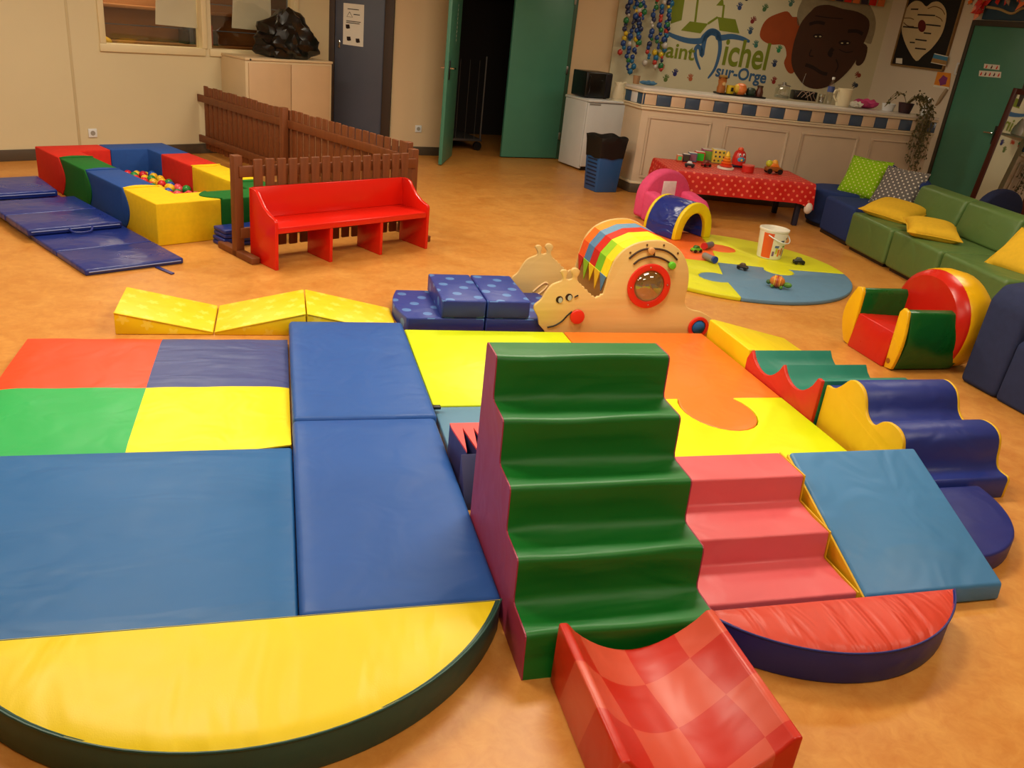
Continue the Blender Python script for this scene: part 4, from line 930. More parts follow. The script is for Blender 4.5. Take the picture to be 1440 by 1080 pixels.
def taper(name, mat, parent, w0, d0, w1, d1, z0, z1, bev=.006, cap=True):
    return loft(name, mat, parent, [[(-w0, -d0, z0), (w0, -d0, z0), (w0, d0, z0), (-w0, d0, z0)], [(-w1, -d1, z1), (w1, -d1, z1), (w1, d1, z1), (-w1, d1, z1)]], bev=bev)
BINB = plain('bin blue', (38, 86, 148), .4)
taper('bin_body', BINB, t, .135, .12, .155, .14, 0, .44)
for k in range(9): taper('slot', plain('bin slot', (14, 34, 70), .6), t, .002, .09, .002, .09, .05+k*.04, .065+k*.04, 0).location = (-.139-.0018*k, 0, 0)
bm = bmesh.new(); n = 48; R = []
for k, (w_, d_, z) in enumerate(((.159, .144, .36), (.163, .148, .42), (.17, .155, .52), (.178, .162, .575), (.172, .157, .582), (.16, .145, .55), (.15, .135, .45))):
    ring_ = []
    for i in range(n):
        a = 2*pi*i/n; c, s = cos(a), sin(a); q = (abs(c)**18+abs(s)**18)**(-1/18); ring_.append(bm.verts.new((w_*c*q, d_*s*q, z+.008*sin(5*a+k))))
    R.append(ring_)
for a, b in zip(R, R[1:]):
    for i in range(n): bm.faces.new((a[i], a[(i+1) % n], b[(i+1) % n], b[i]))
bm.faces.new(R[-1]); fin(bm, 'bin_liner', plain('bin liner black', (14, 13, 13), .55), t, ang=60)
# ------------------------------------------------------------------ things on the bar
CT = 1.101
def onbar(x, y, back=.0): p = at(x, y, CT); return Vector((p.x, p.y+back, CT))
tp = onbar(1047, 136.5, .12); t = thing('serving_tray', 'black serving tray on the bar holding pots', 'tray', tp, radians(-5))
box('tray_base', BLACK, t, -.27, .27, -.09, .09, 0, .008, .003); 
bm = bmesh.new(); add_tube(bm, [(-.27, -.09, .01), (.27, -.09, .01), (.27, .09, .01), (-.27, .09, .01)], .008, 6, True); fin(bm, 'rim', BLACK, t)
TZ = CT+.0095
def pot(name, label, cat, px, rgb, prof, lid=None, dz=TZ, dy=.0, extra=None):
    p = Vector((tp.x+px, tp.y+dy-px*.09, dz)); t = thing(name, label, cat, p); lathe('body', plain('glaze %d %d %d' % rgb, rgb, .3), t, prof, 20)
    if lid: lathe('lid', plain('lid %d %d %d' % lid[0], lid[0], .4), t, lid[1], 20)
    if extra: extra(t)
    return t
def bear(t):
    for s in (-1, 1): ball('ear', plain('glaze brown', (110, 66, 34), .4), t, (s*.035, 0, .16), .02, 2)
    lathe('hat', plain('hat ochre', (160, 126, 60), .5), t, [(0, .165), (.05, .165), (.04, .185), (0, .19)], 16); ball('snout', plain('snout cream', (222, 190, 130), .5), t, (0, -.045, .1), .02, 2)
pot('animal_jar', 'brown and yellow animal-shaped jar on the black tray', 'jar', -.225, (176, 106, 48), [(0, 0), (.045, 0), (.05, .05), (.04, .09), (.048, .13), (.03, .165), (0, .17)], extra=bear)
pot('mug', 'yellow mug with dark mark beside the animal jar', 'mug', -.12, (226, 196, 40), [(0, 0), (.04, 0), (.046, .05), (.044, .09), (.038, .09), (.036, .01), (0, .01)], extra=lambda t: (tube('handle', MATS['glaze 226 196 40'], t, smooth_pts([(.042, 0, .075), (.075, 0, .07), (.075, 0, .03), (.04, 0, .02)], 3), .007), box('mark', BLACK, t, -.014, .014, -.05, -.044, .03, .07, .002)))
pot('pumpkin_pot', 'orange and yellow pumpkin-shaped pot on the tray', 'pot', .0, (236, 132, 62), [(0, 0), (.04, 0), (.065, .03), (.07, .065), (.055, .105), (.03, .12), (0, .122)], extra=lambda t: ball('yellow_side', plain('glaze yolk', (230, 190, 60), .4), t, (-.04, -.005, .06), .048, 2, (1, 1, 1.1)))
pot('green_pot', 'dark green round pot on the tray', 'pot', .125, (34, 54, 42), [(0, 0), (.04, 0), (.055, .03), (.05, .07), (.035, .085), (0, .09)])
pot('brown_jar', 'small brown glass jar at the right end of tray', 'jar', .225, (92, 46, 28), [(0, 0), (.04, 0), (.044, .05), (.03, .085), (.03, .1), (0, .1)], ((60, 40, 30), [(0, .1), (.034, .1), (.034, .118), (0, .12)]))
GLC = glassy('clear glass', (.93, .95, .93), .16)
q = onbar(1104, 139, .08); t = thing('glass_jar', 'clear glass jar with lidded top on the bar', 'jar', q)
lathe('body', GLC, t, [(.0, 0), (.085, 0), (.09, .02), (.088, .1), (.06, .13)], 24); lathe('contents', plain('jar contents', (170, 176, 160), .6), t, [(0, .004), (.078, .004), (.08, .03), (0, .03)], 24); lathe('lid', STEEL, t, [(0, .131), (.075, .131), (.075, .142), (.02, .15), (.026, .168), (0, .176)], 20)
q = onbar(1135, 142, .1); t = thing('black_speaker_box', 'small black box with loose wires on the bar', 'box', q, radians(-8)); box('body', BLACK, t, -.14, .14, -.06, .06, 0, .1, .006)
for k in range(3): tube('wire', plain('pale wire', (176, 150, 130), .5), t, smooth_pts([(-.1+.05*k, -.065, .03), (-.06+.07*k, -.085, .1), (.0+.04*k, -.09, .06), (.03+.05*k, -.08, .006)], 5), .0035)
tube('antenna', STEEL, t, [(-.02, .03, .1), (-.03, .03, .2), (-.02, .02, .29)], .003)
q = onbar(1157, 146, .05); t = thing('drinking_glass', 'small glass of brown drink on the bar', 'glass', q); lathe('tumbler', GLC, t, [(0, 0), (.032, 0), (.036, .1), (.034, .1), (.03, .006), (0, .006)], 20); lathe('drink', plain('brown drink', (110, 78, 44), .3), t, [(0, .007), (.028, .007), (.031, .07), (0, .07)], 20)
q = onbar(1168, 147, .06); t = thing('plastic_bottle', 'clear plastic bottle with blue label and white cap', 'bottle', q); lathe('body', GLC, t, [(0, 0), (.036, 0), (.037, .1), (.034, .2), (.014, .25), (.013, .265)], 20); lathe('label', plain('bottle label', (70, 86, 150), .5), t, [(.037, .13), (.0385, .13), (.0375, .19), (.036, .19)], 20); lathe('cap', WHITE_P, t, [(0, .264), (.016, .264), (.016, .29), (0, .292)], 14)
q = onbar(1188, 150.5, .06); t = thing('water_pitcher', 'cream plastic pitcher with handle on the bar', 'pitcher', q, radians(180)); IV = plain('ivory plastic', (226, 216, 184), .35)
lathe('body', IV, t, [(0, 0), (.07, 0), (.076, .03), (.078, .17), (.083, .19), (.076, .19), (.07, .03), (0, .02)], 24); tube('handle', IV, t, smooth_pts([(.074, 0, .165), (.125, 0, .16), (.13, 0, .1), (.08, 0, .05)], 5), .011)
def crumple(name, label, cat, q, mat, sx, sy, sz, rz=0):
    t = thing(name, label, cat, q, rz); bm = bmesh.new(); bmesh.ops.create_icosphere(bm, subdivisions=3, radius=1)
    for v in bm.verts:
        c = v.co; n_ = 1+.22*sin(6*c.x+3*c.y)+.15*sin(9*c.y+5*c.z); v.co = Vector((c.x*sx*n_, c.y*sy*n_, max(0, (c.z*.5+.5)*sz*n_)))
    fin(bm, 'folds', mat, t, ang=40)
crumple('paper_tissue', 'crumpled white paper tissue beside the pitcher', 'tissue', onbar(1206, 152.5, .05), PAPER, .07, .06, .06)
crumple('pink_cloth', 'crumpled pink cloth on the bar near the plant', 'cloth', onbar(1222, 153.5, .07), fabric('pink cloth', (190, 70, 120)), .13, .07, .085, radians(-10))
q = onbar(1254, 157, .08); t = thing('white_tub', 'small white tub between pink cloth and plant', 'tub', q); lathe('body', WHITE_P, t, [(0, 0), (.06, 0), (.075, .08), (.07, .08), (.056, .008), (0, .008)], 20)
q = onbar(1306, 163, .06); t = thing('white_vase', 'white pointed vase at the right end of bar', 'vase', q); lathe('body', WHITE_P, t, [(0, 0), (.06, 0), (.06, .06), (.03, .15), (.012, .19), (0, .19)], 20)
q = onbar(897, 118.5, .06); t = thing('cork_cup', 'brown cup on the left end of the bar', 'cup', q); lathe('body', plain('cork', (168, 130, 92), .8), t, [(0, 0), (.034, 0), (.04, .085), (.036, .085), (.03, .008), (0, .008)], 18)
crumple('blue_cloth', 'small crumpled blue cloth on the bar left end', 'cloth', onbar(916, 121, .08), fabric('steel blue cloth', (80, 124, 160)), .09, .05, .04)
q = onbar(1276, 160, .06); t = thing('trailing_plant', 'dry trailing plant in a dark pot hanging down the bar front', 'plant', q)
lathe('pot', plain('pot maroon', (52, 24, 30), .5), t, [(0, 0), (.06, 0), (.085, .11), (.078, .11), (.06, .012), (0, .012)], 20)
LEAF = plain('olive leaves', (84, 80, 44), .7); STEM = plain('dry stem', (120, 104, 62), .8)
random.seed(3); leafs = bmesh.new()
for k in range(15):
    a0 = random.uniform(-.5, .5); ln = random.uniform(.3, .62); sx = random.uniform(-.03, .17) if k < 12 else -.3
    pts_ = smooth_pts([(sx*.2, 0, .1), (sx*.6, -.1, .17+.04*random.random()), (sx, -.25, .1), (sx+.02*a0, -.275, -.1), (sx+.08*a0, -.28, -ln*.6), (sx+.12*a0, -.275, -ln)], 4) if k < 12 else smooth_pts([(0, 0, .1), (-.09, -.01, .2), (-.2, -.02, .14+.03*(k-12)), (-.3, -.03, .05)], 4)
    tube('stem', STEM, t, pts_, .003, 5)
    for j in range(4, len(pts_), 1 if k < 12 else 3):
        for _ in range(2):
            c = Vector(pts_[j])+Vector((random.gauss(0, .018), random.uniform(-.03, 0), random.gauss(0, .018))); r = random.uniform(.012, .024); a = random.uniform(0, 2*pi)
            d = Vector((cos(a), -.3, sin(a)))*r; e = Vector((-sin(a), .2, cos(a)))*r*.55
            vs = [leafs.verts.new(c+x) for x in (-d, e-d*.1+Vector((0, -.004, 0)), d, -e-d*.1+Vector((0, -.004, 0)))]; leafs.faces.new(vs)
lo = fin(leafs, 'foliage', LEAF, t, smooth=False); lo['kind'] = 'stuff'
random.seed(11)
# ------------------------------------------------------------------ mural
MA = atan2(MU1.y-MU0.y, MU1.x-MU0.x)
def mu(x, y): p = onwall(x, y, MU0, MU1); return ((Vector((p.x, p.y))-MU0).length*(1 if p.x > MU0.x else -1), p.z)
m3 = lambda x, y: mu(870+x/6, y/6)
m4 = lambda x, y: mu(1060+x/7.2, y/7.2)
mural = thing('wall_mural', 'painted wall mural with town name, portrait and handprints behind bar', 'mural', (MU0.x, MU0.y, 0), MA)
def flat(name, mat, parent, pts, y=-.002, th=.002, label=None):
    bm = bmesh.new(); add_prism(bm, pts, 'y', y-th, y); o = fin(bm, name, mat, parent, smooth=False)
    if label: o['label'] = label
    return o
def ribbon(name, mat, parent, pts, w0, y=-.003, label=None):
    bm = bmesh.new(); n = len(pts); A = []; B = []
    for i, p in enumerate(pts):
        a, b = pts[max(0, i-1)], pts[min(n-1, i+1)]; d = Vector((b[0]-a[0], b[1]-a[1])).normalized(); w_ = w0[i] if isinstance(w0, list) else w0
        A.append(bm.verts.new((p[0]-d.y*w_, y, p[1]+d.x*w_))); B.append(bm.verts.new((p[0]+d.y*w_, y, p[1]-d.x*w_)))
    for i in range(n-1): bm.faces.new((A[i], A[i+1], B[i+1], B[i]))
    ex = bmesh.ops.extrude_face_region(bm, geom=list(bm.faces))
    for v in [e for e in ex['geom'] if isinstance(e, bmesh.types.BMVert)]: v.co.y = -.0005
    o = fin(bm, name, mat, parent, smooth=False)
    if label: o['label'] = label
    return o
PG = plain('mural olive green', (116, 132, 26), .8); PB = plain('mural blue', (54, 96, 140), .8); PSK = plain('mural brown', (70, 42, 26), .85, var=.18, scale=3); PDK = plain('mural dark brown', (34, 18, 12), .85); PHR = plain('mural grey hair', (150, 142, 116), .9, var=.22, scale=14); POR = plain('mural orange', (158, 72, 26), .85, var=.15); PCR = plain('mural cream', (204, 192, 150), .85)
def text(body, name, mat, parent, x0, z0, x1, z1, xh, y=-.003, bold=.0, th=.0015):
    """lettering between baseline points (x0,z0)-(x1,z1) in the wall plane; xh = cap height"""
    cu = bpy.data.curves.new(name, 'FONT'); cu.body = body; cu.size = 1; cu.offset = bold; cu.extrude = .0
    ob = bpy.data.objects.new(name, cu); COL.objects.link(ob); dg = bpy.context.evaluated_depsgraph_get(); me = bpy.data.meshes.new_from_object(ob.evaluated_get(dg)); bpy.data.objects.remove(ob)
    xs = [v.co.x for v in me.vertices]; ys = [v.co.y for v in me.vertices]; sx = hypot(x1-x0, z1-z0)/(max(xs)-min(xs)); mx = min(xs); an = atan2(z1-z0, x1-x0)
    for v in me.vertices:
        u = (v.co.x-mx)*sx; q = v.co.y*xh/.73; v.co = Vector((x0+u*cos(an)-q*sin(an), y-th, z0+u*sin(an)+q*cos(an)))
    return link(name, me, mat, parent)
text('Saint', 'lettering', PG, mural, *m3(320, 470), *m3(632, 508), .19, bold=.02); text('ichel', 'lettering', PG, mural, *m3(868, 540), *m3(1238, 588), .34, bold=.02); text('sur-Orge', 'lettering', PB, mural, *m3(812, 640), *m3(1236, 702), .15, bold=.025)
for pts_ in ([(455, -60), (565, -60), (530, 170), (440, 200)], [(600, 180), (755, 200), (690, 282), (525, 256)], [(835, 143), (985, 163), (1018, 282), (850, 258)], [(822, 46), (880, -20), (886, 50)]): flat('green_shape', PG, mural, [m3(*p) for p in pts_])
for pts_ in ([(645, 185), (672, -40)], [(752, 200), (835, 145)], [(876, 150), (888, 40)]): ribbon('green_line', PG, mural, [m3(*p) for p in pts_], .014)
sw = smooth_pts([m3(*p) for p in ((395, 268), (470, 308), (580, 342), (690, 345), (725, 310), (765, 275), (800, 270), (835, 290), (850, 320), (950, 308), (1040, 325), (1105, 352))], 4); ribbon('blue_swoosh', PB, mural, sw, [.012+.03*max(0, sin(pi*i/(len(sw)-1)))**.6 for i in range(len(sw))])
hp = smooth_pts([m3(*p) for p in ((688, 588), (655, 500), (645, 430), (665, 392), (690, 410), (702, 468), (712, 400), (735, 310), (790, 268), (840, 300), (855, 380), (845, 470), (810, 580), (752, 662))], 4); ribbon('blue_letter', PB, mural, hp, [.008+.022*max(0, sin(pi*i/(len(hp)-1)))**.5 for i in range(len(hp))], label='blue heart-like letter M')
flat('portrait_hair', PHR, mural, smooth_pts([m4(*p) for p in ((450, 265), (440, 130), (480, 20), (540, -60), (800, -110), (1080, -60), (1190, 80), (1235, 230), (1200, 400), (1150, 440), (900, 300), (560, 200))], 3, True), -.002)
flat('landmass_shape', POR, mural, smooth_pts([m4(*p) for p in ((60, 350), (90, 250), (150, 180), (250, 135), (340, 115), (390, 170), (450, 190), (470, 400), (450, 560), (410, 725), (350, 735), (305, 640), (330, 560), (312, 470), (260, 450), (170, 450), (90, 410))], 3, True), -.002, label='orange painted landmass')
flat('portrait_ear', PSK, mural, smooth_pts([m4(*p) for p in ((1095, 440), (1150, 480), (1120, 610), (1065, 665), (1030, 640), (1060, 540))], 3, True), -.003)
flat('portrait_face', PSK, mural, smooth_pts([m4(*p) for p in ((580, 110), (640, 62), (760, 50), (900, 90), (1050, 120), (1155, 190), (1165, 290), (1110, 440), (1060, 560), (980, 690), (860, 810), (760, 870), (640, 900), (520, 870), (440, 780), (395, 700), (378, 600), (400, 450), (440, 320), (490, 210))], 3, True), -.0045, label='brown painted face of an elderly man')
for c, a, b in (((645, 365), 48, 24), ((915, 432), 62, 26)):
    flat('portrait_eye', PDK, mural, [m4(c[0]+a*cos(2*pi*i/16), c[1]+b*sin(2*pi*i/16)) for i in range(16)], -.0066); 
    for k in (-.4, .5): flat('eye_highlight', PCR, mural, [m4(c[0]+a*k+12*cos(2*pi*i/8), c[1]+4+7*sin(2*pi*i/8)) for i in range(8)], -.0088)
for pts_, w_ in ((((560, 245), (640, 225), (715, 240)), .02), (((950, 315), (1040, 315), (1100, 345)), .022), (((520, 655), (590, 680), (680, 735), (740, 750)), .022), (((800, 490), (765, 540), (790, 560)), .03), (((580, 500), (560, 560), (600, 570)), .008), (((830, 600), (850, 670), (820, 730)), .007), (((860, 500), (930, 530), (1000, 520)), .006), (((620, 160), (760, 180), (900, 190)), .006)):
    ribbon('painted_line', PDK, mural, smooth_pts([m4(*p) for p in pts_], 4), w_, -.0085)
def handprint(x, y, rgb, sc=1.0, ang=0, nm=''):
    u, z = mu(x, y); bm = bmesh.new(); add_prism(bm, [(.04*sc*cos(2*pi*i/12), .042*sc*sin(2*pi*i/12)) for i in range(12)], 'y', -.003, -.0005)
    for k, a in enumerate((-62, -25, -5, 15, 36)):
        a = radians(90-a); l0, l1 = .045*sc, (.078 if k == 0 else .1-.006*abs(k-2))*sc; w_ = .0095*sc; d = Vector((cos(a), sin(a))); nn = Vector((-d.y, d.x))
        add_prism(bm, [tuple(d*l0+nn*w_), tuple(d*l1+nn*w_*.8), tuple(d*l1-nn*w_*.8), tuple(d*l0-nn*w_)], 'y', -.003, -.0005)
    fin(bm, 'handprint', plain('hand %d %d %d' % rgb, rgb, .85), mural, (u, 0, z), (0, radians(ang), 0), smooth=False)
for (x, y, rgb, a) in ((949, 104, (40, 44, 110), 5), (971, 111, (176, 96, 60), -10), (936, 112, (96, 120, 60), 10), (928, 94, (190, 70, 40), 80), (1040, 11, (50, 70, 120), 0), (1075, 13, (70, 110, 70), 20), (1055, 45, (50, 80, 110), 0), (1058, 30, (130, 40, 40), 30), (1063, 64, (60, 120, 110), -10), (1095, 71, (40, 140, 90), 10), (1089, 91, (40, 60, 100), -5), (1088, 115, (140, 40, 40), 0), (1050, -2, (40, 36, 40), 10), (1112, 6, (60, 110, 100), 15), (1208, 106, (140, 60, 40), -70), (1204, 120, (50, 60, 80), -80)): handprint(x, y, rgb, .68, a)
# bead garlands hanging before the mural
BC = [plain('bead %d' % i, c, .3) for i, c in enumerate(((34, 70, 140), (30, 110, 160), (40, 50, 90), (190, 60, 50), (40, 120, 70), (200, 196, 190), (220, 190, 40)))]
for k, (x, y) in enumerate(((874, 76), (881, 99), (888, 103), (897, 62), (909, 91), (919, 96), (928, 100), (935, 58))):
    p = onwall(x, y, (MU0.x, MU0.y-.12), (MU1.x, MU1.y-.12))
    lab = 'hanging garland of blue and coloured beads, %s from the left' % ('first', 'second', 'third', 'fourth', 'fifth', 'sixth', 'seventh', 'eighth')[k]
    t = thing('bead_garland', lab, 'garland', (p.x, p.y, p.z), 0, 'bead garlands by the mural'); zt = CEIL-p.z
    tube('string', PAPER, t, [(0, 0, 0), (0, 0, zt)], .002, 5)
    bm = bmesh.new(); z = .02; rs = random.Random(k*31)
    while z < zt-.03:
        r = rs.uniform(.02, .042); c = rs.choice((0, 0, 1, 0, 1, 2, 3, 4, 5, 6, 2)); n0 = len(bm.faces)
        add_ball(bm, (rs.uniform(-.02, .02), rs.uniform(-.014, .014), z), r, 1, (1, .7, 1.1)); bm.faces.ensure_lookup_table()
        for f in bm.faces[n0:]: f.material_index = c
        z += r*1.55
    fin(bm, 'beads', BC, t, ang=80)['kind'] = 'stuff'
# ------------------------------------------------------------------ right wall: heart board, cards, signs, mirror
def ru(x, y): p = onwall(x, y, (RX, 10), (RX, 5)); return (10.55-p.y, p.z)
r5 = lambda x, y: ru(1240+x/7.2, y/7.2)
rw = lambda name, label, cat: thing(name, label, cat, (RX, 10.55, 0), -pi/2)
t = rw('heart_board', 'black framed board with a large cream paper heart', 'picture'); (ua, za), (ub, zb3) = r5(118, 645), r5(628, 705); ub2 = ub; zt = 2.6
box('backing', plain('black card', (18, 15, 14), .7), t, ua, ub2, -.02, -.004, za, zt, 0)
FRM = wood('thin oak frame', (120, 92, 54), (150, 118, 72), (2, 20, 20))
for a in ((ua-.015, ub2+.015, za-.02, za), (ua-.015, ub2+.015, zt, zt+.02), (ua-.02, ua, za, zt), (ub2, ub2+.02, za, zt)): box('frame_bar', FRM, t, a[0], a[1], -.035, 0, a[2], a[3], .003)
HT = plain('heart paper', (200, 184, 146), .8, var=.1)
flat('paper_heart', HT, t, smooth_pts([r5(*p) for p in ((360, 618), (275, 490), (228, 370), (216, 280), (240, 150), (290, 55), (350, 12), (415, 20), (465, 68), (520, 28), (585, 18), (640, 60), (670, 140), (655, 250), (610, 370), (520, 490), (430, 565))], 3, True), -.0205)
flat('heart_centre', plain('dark red paper', (96, 20, 18), .8), t, [r5(422+40*cos(2*pi*i/20), 265+62*sin(2*pi*i/20)) for i in range(20)], -.0226)
for a, b in (((310, 95), (385, 96)), ((378, 150), (555, 160)), ((230, 272), (382, 285)), ((462, 250), (612, 266)), ((440, 335), (515, 343)), ((355, 400), (470, 415)), ((298, 430), (350, 434)), ((352, 490), (462, 502))): ribbon('black_stroke', BLACK, t, [r5(*a), r5(*b)], .008, -.0235)
for pts_ in (((480, 90), (550, 68), (620, 95), (655, 150)), ((235, 185), (300, 185), (340, 200)), ((235, 230), (280, 265), (340, 270)), ((560, 165), (610, 190), (630, 220))): ribbon('pencil_line', plain('pencil brown', (104, 74, 44), .8), t, smooth_pts([r5(*p) for p in pts_], 4), .005, -.0235)
flat('caption_card', PAPER, t, [r5(160, 590), r5(222, 592), r5(220, 648), r5(155, 640)], -.0205)
t = rw('postcard', 'landscape postcard tucked at the lower corner of heart board', 'postcard'); pc = [r5(560, 542), r5(700, 575), r5(672, 668), r5(522, 638)]
flat('card', PAPER, t, pc, -.037, .002); mid = lambda a, b, k: (a[0]+(b[0]-a[0])*k, a[1]+(b[1]-a[1])*k)
flat('sky_print', plain('card sky', (64, 130, 170), .6), t, [mid(pc[0], pc[3], .08), mid(pc[1], pc[2], .08), mid(pc[1], pc[2], .5), mid(pc[0], pc[3], .5)], -.0392, .0006); flat('sand_print', plain('card sand', (160, 128, 76), .6), t, [mid(pc[0], pc[3], .5), mid(pc[1], pc[2], .5), mid(pc[1], pc[2], .93), mid(pc[0], pc[3], .93)], -.0392, .0006)
t = rw('picture_card', 'orange card with purple flower print below the heart board', 'card'); pc = [ru(1319, 101), ru(1338, 103), ru(1335, 126), ru(1313, 122)]
flat('card', plain('card orange', (224, 140, 40), .6), t, pc, -.004); cx, cz = mid(pc[0], pc[2], .5); flat('print', plain('card purple', (130, 50, 120), .6), t, [(cx+.06*cos(2*pi*i/10)*(1+.3*(i % 2)), cz+.05*sin(2*pi*i/10)*(1+.3*(i % 2))) for i in range(10)], -.0062); flat('white_edge', PAPER, t, [mid(pc[0], pc[3], .86), mid(pc[1], pc[2], .86), pc[2], pc[3]], -.0062)
t = rw('light_switch', 'white light switch box between heart board and green door', 'switch'); u, z = ru(1349, 97); box('plate', WHITE_P, t, u-.05, u+.05, -.02, 0, z-.07, z+.07, .006); box('rocker', plain('switch beige', (170, 150, 118), .5), t, u-.005, u+.03, -.028, -.02, z-.05, z+.05, .003)
t = rw('wall_ornament', 'small pale wooden ornament hanging over the bar end', 'ornament'); u, z = ru(1324, 138); prism('carving', plain('bleached wood', (170, 150, 120), .7), t, [(u-.05, z-.1), (u+.0, z-.06), (u+.08, z+.1), (u+.05, z+.12), (u-.01, z+.02)], 'y', -.03, 0, .006)
for nm, (x0, y0, x1, y1) in (('upper', (1388, 90, 1410, 99)), ('lower', (1381, 99.5, 1412, 110))):
    t = rw('door_sign', nm+' small white letter label on the right green door', 'sign'); a, b, c, d = [ru(*p) for p in ((x0, y0), (x1, y0+2), (x1-1, y1), (x0-1, y1-2.5))]
    flat('label', PAPER, t, [a, b, c, d], -.037, .0015); n = 3 if nm == 'upper' else 5
    for i in range(n): p0, p1 = mid(a, b, (i+.5)/n), mid(d, c, (i+.5)/n); m_ = mid(p0, p1, .5); w_ = .02; flat('letter_mark', (RED_P, plain('ink brown', (90, 40, 36), .7))[i % 2], t, [(m_[0]-w_*.7, m_[1]-w_), (m_[0]+w_*.5, m_[1]-w_), (m_[0]+w_*.7, m_[1]+w_*.3), (m_[0], m_[1]+w_)], -.0388, .0006)
t = thing('leaning_mirror', 'tall mirror in red-brown wood frame leaning against right wall', 'mirror', (7.70, 8.06, 0)); t.rotation_euler = (0, radians(5.4), 0)
MF = wood('mahogany frame', (64, 20, 10), (92, 32, 18), (20, 20, 2), .4)
for n_, y0, y1, z0, z1 in (('frame_stile', -.06, 0, 0, 1.5), ('frame_stile', -.78, -.72, 0, 1.5), ('frame_rail', -.72, -.06, 0, .07), ('frame_rail', -.72, -.06, 1.44, 1.5)): box(n_, MF, t, -.02, .02, y0, y1, z0, z1, .004)
mm, nt, bs = newmat('mirror silver'); bs.inputs['Metallic'].default_value = 1; bs.inputs['Roughness'].default_value = .02; bs.inputs['Base Color'].default_value = (.85, .85, .84, 1); box('mirror_glass', mm, t, -.004, .004, -.72, -.06, .07, 1.44, 0)
# navy chair standing behind the sofa
t = thing('shell_chair', 'dark navy rounded chair back seen behind the sofa', 'chair', (6.75, 6.6, 0), radians(10)); prism('backrest', NAVYF, t, [(-.3, .3)]+[(-.3*cos(pi*i/14), .42+.2*sin(pi*i/14)) for i in range(15)]+[(.3, .3)], 'y', 0, .1, .03, 3, bang=40); prism('seat', NAVYF, t, [(-.28, .03), (-.28, .38), (.28, .38), (.28, .03)], 'y', -.42, .0, .03, 3); box('base', BLACK, t, -.24, .24, -.38, .06, 0, .03, 0)
# poster on the blue door
pb0 = [onwall(x, y, D0, D1) for x, y in ((484, 4), (513, 7), (511.5, 66), (483, 62))]; DA = atan2(D1.y-D0.y, D1.x-D0.x); du_ = lambda p: ((Vector((p.x, p.y))-D0).length, p.z)
t = thing('safety_poster', 'white safety notice poster with warning triangle on the blue door', 'poster', (D0.x, D0.y, 0), DA); q4 = [du_(p) for p in pb0]; flat('sheet', PAPER, t, q4, -.0315, .0015)
def ps(a, b): top = mid(q4[0], q4[1], a); bot = mid(q4[3], q4[2], a); return mid(top, bot, b)
INK = plain('ink grey', (70, 68, 64), .8)
for (a0, a1, b) in ((.2, .75, .13), (.5, .8, .25), (.15, .85, .42), (.15, .8, .46)): ribbon('text_line', INK, t, [ps(a0, b), ps(a1, b)], .0045, -.0338)
ribbon('warning_triangle', INK, t, [ps(.3, .2), ps(.17, .32), ps(.45, .32), ps(.3, .2)], .003, -.0338)
for (a, b) in ((.22, .56), (.28, .85), (.72, .87)): flat('pictogram', PDK, t, [ps(a-.1, b-.05), ps(a+.08, b-.06), ps(a+.12, b+.03), ps(a, b+.05), ps(a-.08, b+.04)], -.0332, .0008)
# trolley in the store room
tr = B0+(B1-B0).normalized()*.78+Vector((-sin(BA), cos(BA)))*.42; TRM = plain('dull trolley metal', (84, 82, 80), .5, .6); t = thing('store_trolley', 'metal trolley on castors inside the dark store room', 'trolley', (tr.x, tr.y, 0), BA)
box('platform', TRM, t, 0, .62, 0, .9, .12, .15, .004)
for x, y in ((.02, .02), (.6, .02), (.02, .88), (.6, .88)): tube('upright', TRM, t, [(x, y, .15), (x, y, 1.15)], .012); lathe('castor', BLACK, t, [(0, -.02), (.055, -.02), (.055, .02), (0, .02)], 16, rot=(pi/2, 0, 0), loc=(x+.02*(1 if x < .3 else -1), y+.03*(1 if y < .4 else -1), .056))
for k in range(4): tube('side_wire', TRM, t, [(.12+k*.13, .02, .15), (.12+k*.13, .02, 1.1)], .004, 5)
# decorations near the ceiling, top right
t = rw('door_board', 'blue painted board with wavy cord above the right green door', 'board'); u0_ = 10.55-8.92; box('panel', plain('board blue', (40, 70, 92), .7), t, u0_+.06, u0_+1.2, -.03, -.004, 2.17, 2.42, .004); tube('cord', plain('cord beige', (180, 160, 110), .7), t, smooth_pts([(u0_+.1, -.04, 2.3), (u0_+.3, -.04, 2.28), (u0_+.5, -.04, 2.24), (u0_+.65, -.04, 2.3), (u0_+.9, -.04, 2.26)], 5), .014)
t = rw('tinsel_garland', 'red, orange and silver paper garland above the right door', 'garland')
for nm, rgb, n in (('red', (206, 40, 26), 26), ('orange', (236, 120, 40), 22), ('silver', (210, 200, 186), 12)):
    bm = bmesh.new()
    for i in range(n):
        c = Vector((u0_+random.uniform(-.1, 1.1), -.06-random.uniform(0, .08), random.uniform(2.32, 2.6) if i > n*.3 else random.uniform(2.2, 2.4))); 
        if c.z < 2.34: c.x = u0_+random.uniform(-.02, .12)
        a = random.uniform(0, pi); d = Vector((cos(a), .2, sin(a)))*random.uniform(.05, .1); e = Vector((-sin(a), -.3, cos(a)))*.03; add_box_v = [bm.verts.new(c+x) for x in (-d, e, d, -e)]; bm.faces.new(add_box_v)
    ex = bmesh.ops.extrude_face_region(bm, geom=list(bm.faces)); bmesh.ops.translate(bm, verts=[e for e in ex['geom'] if isinstance(e, bmesh.types.BMVert)], vec=(0, .004, 0))
    fin(bm, 'paper_leaves', plain('tinsel '+nm, rgb, .35 if nm != 'silver' else .2, 0 if nm != 'silver' else .7), t, smooth=False)
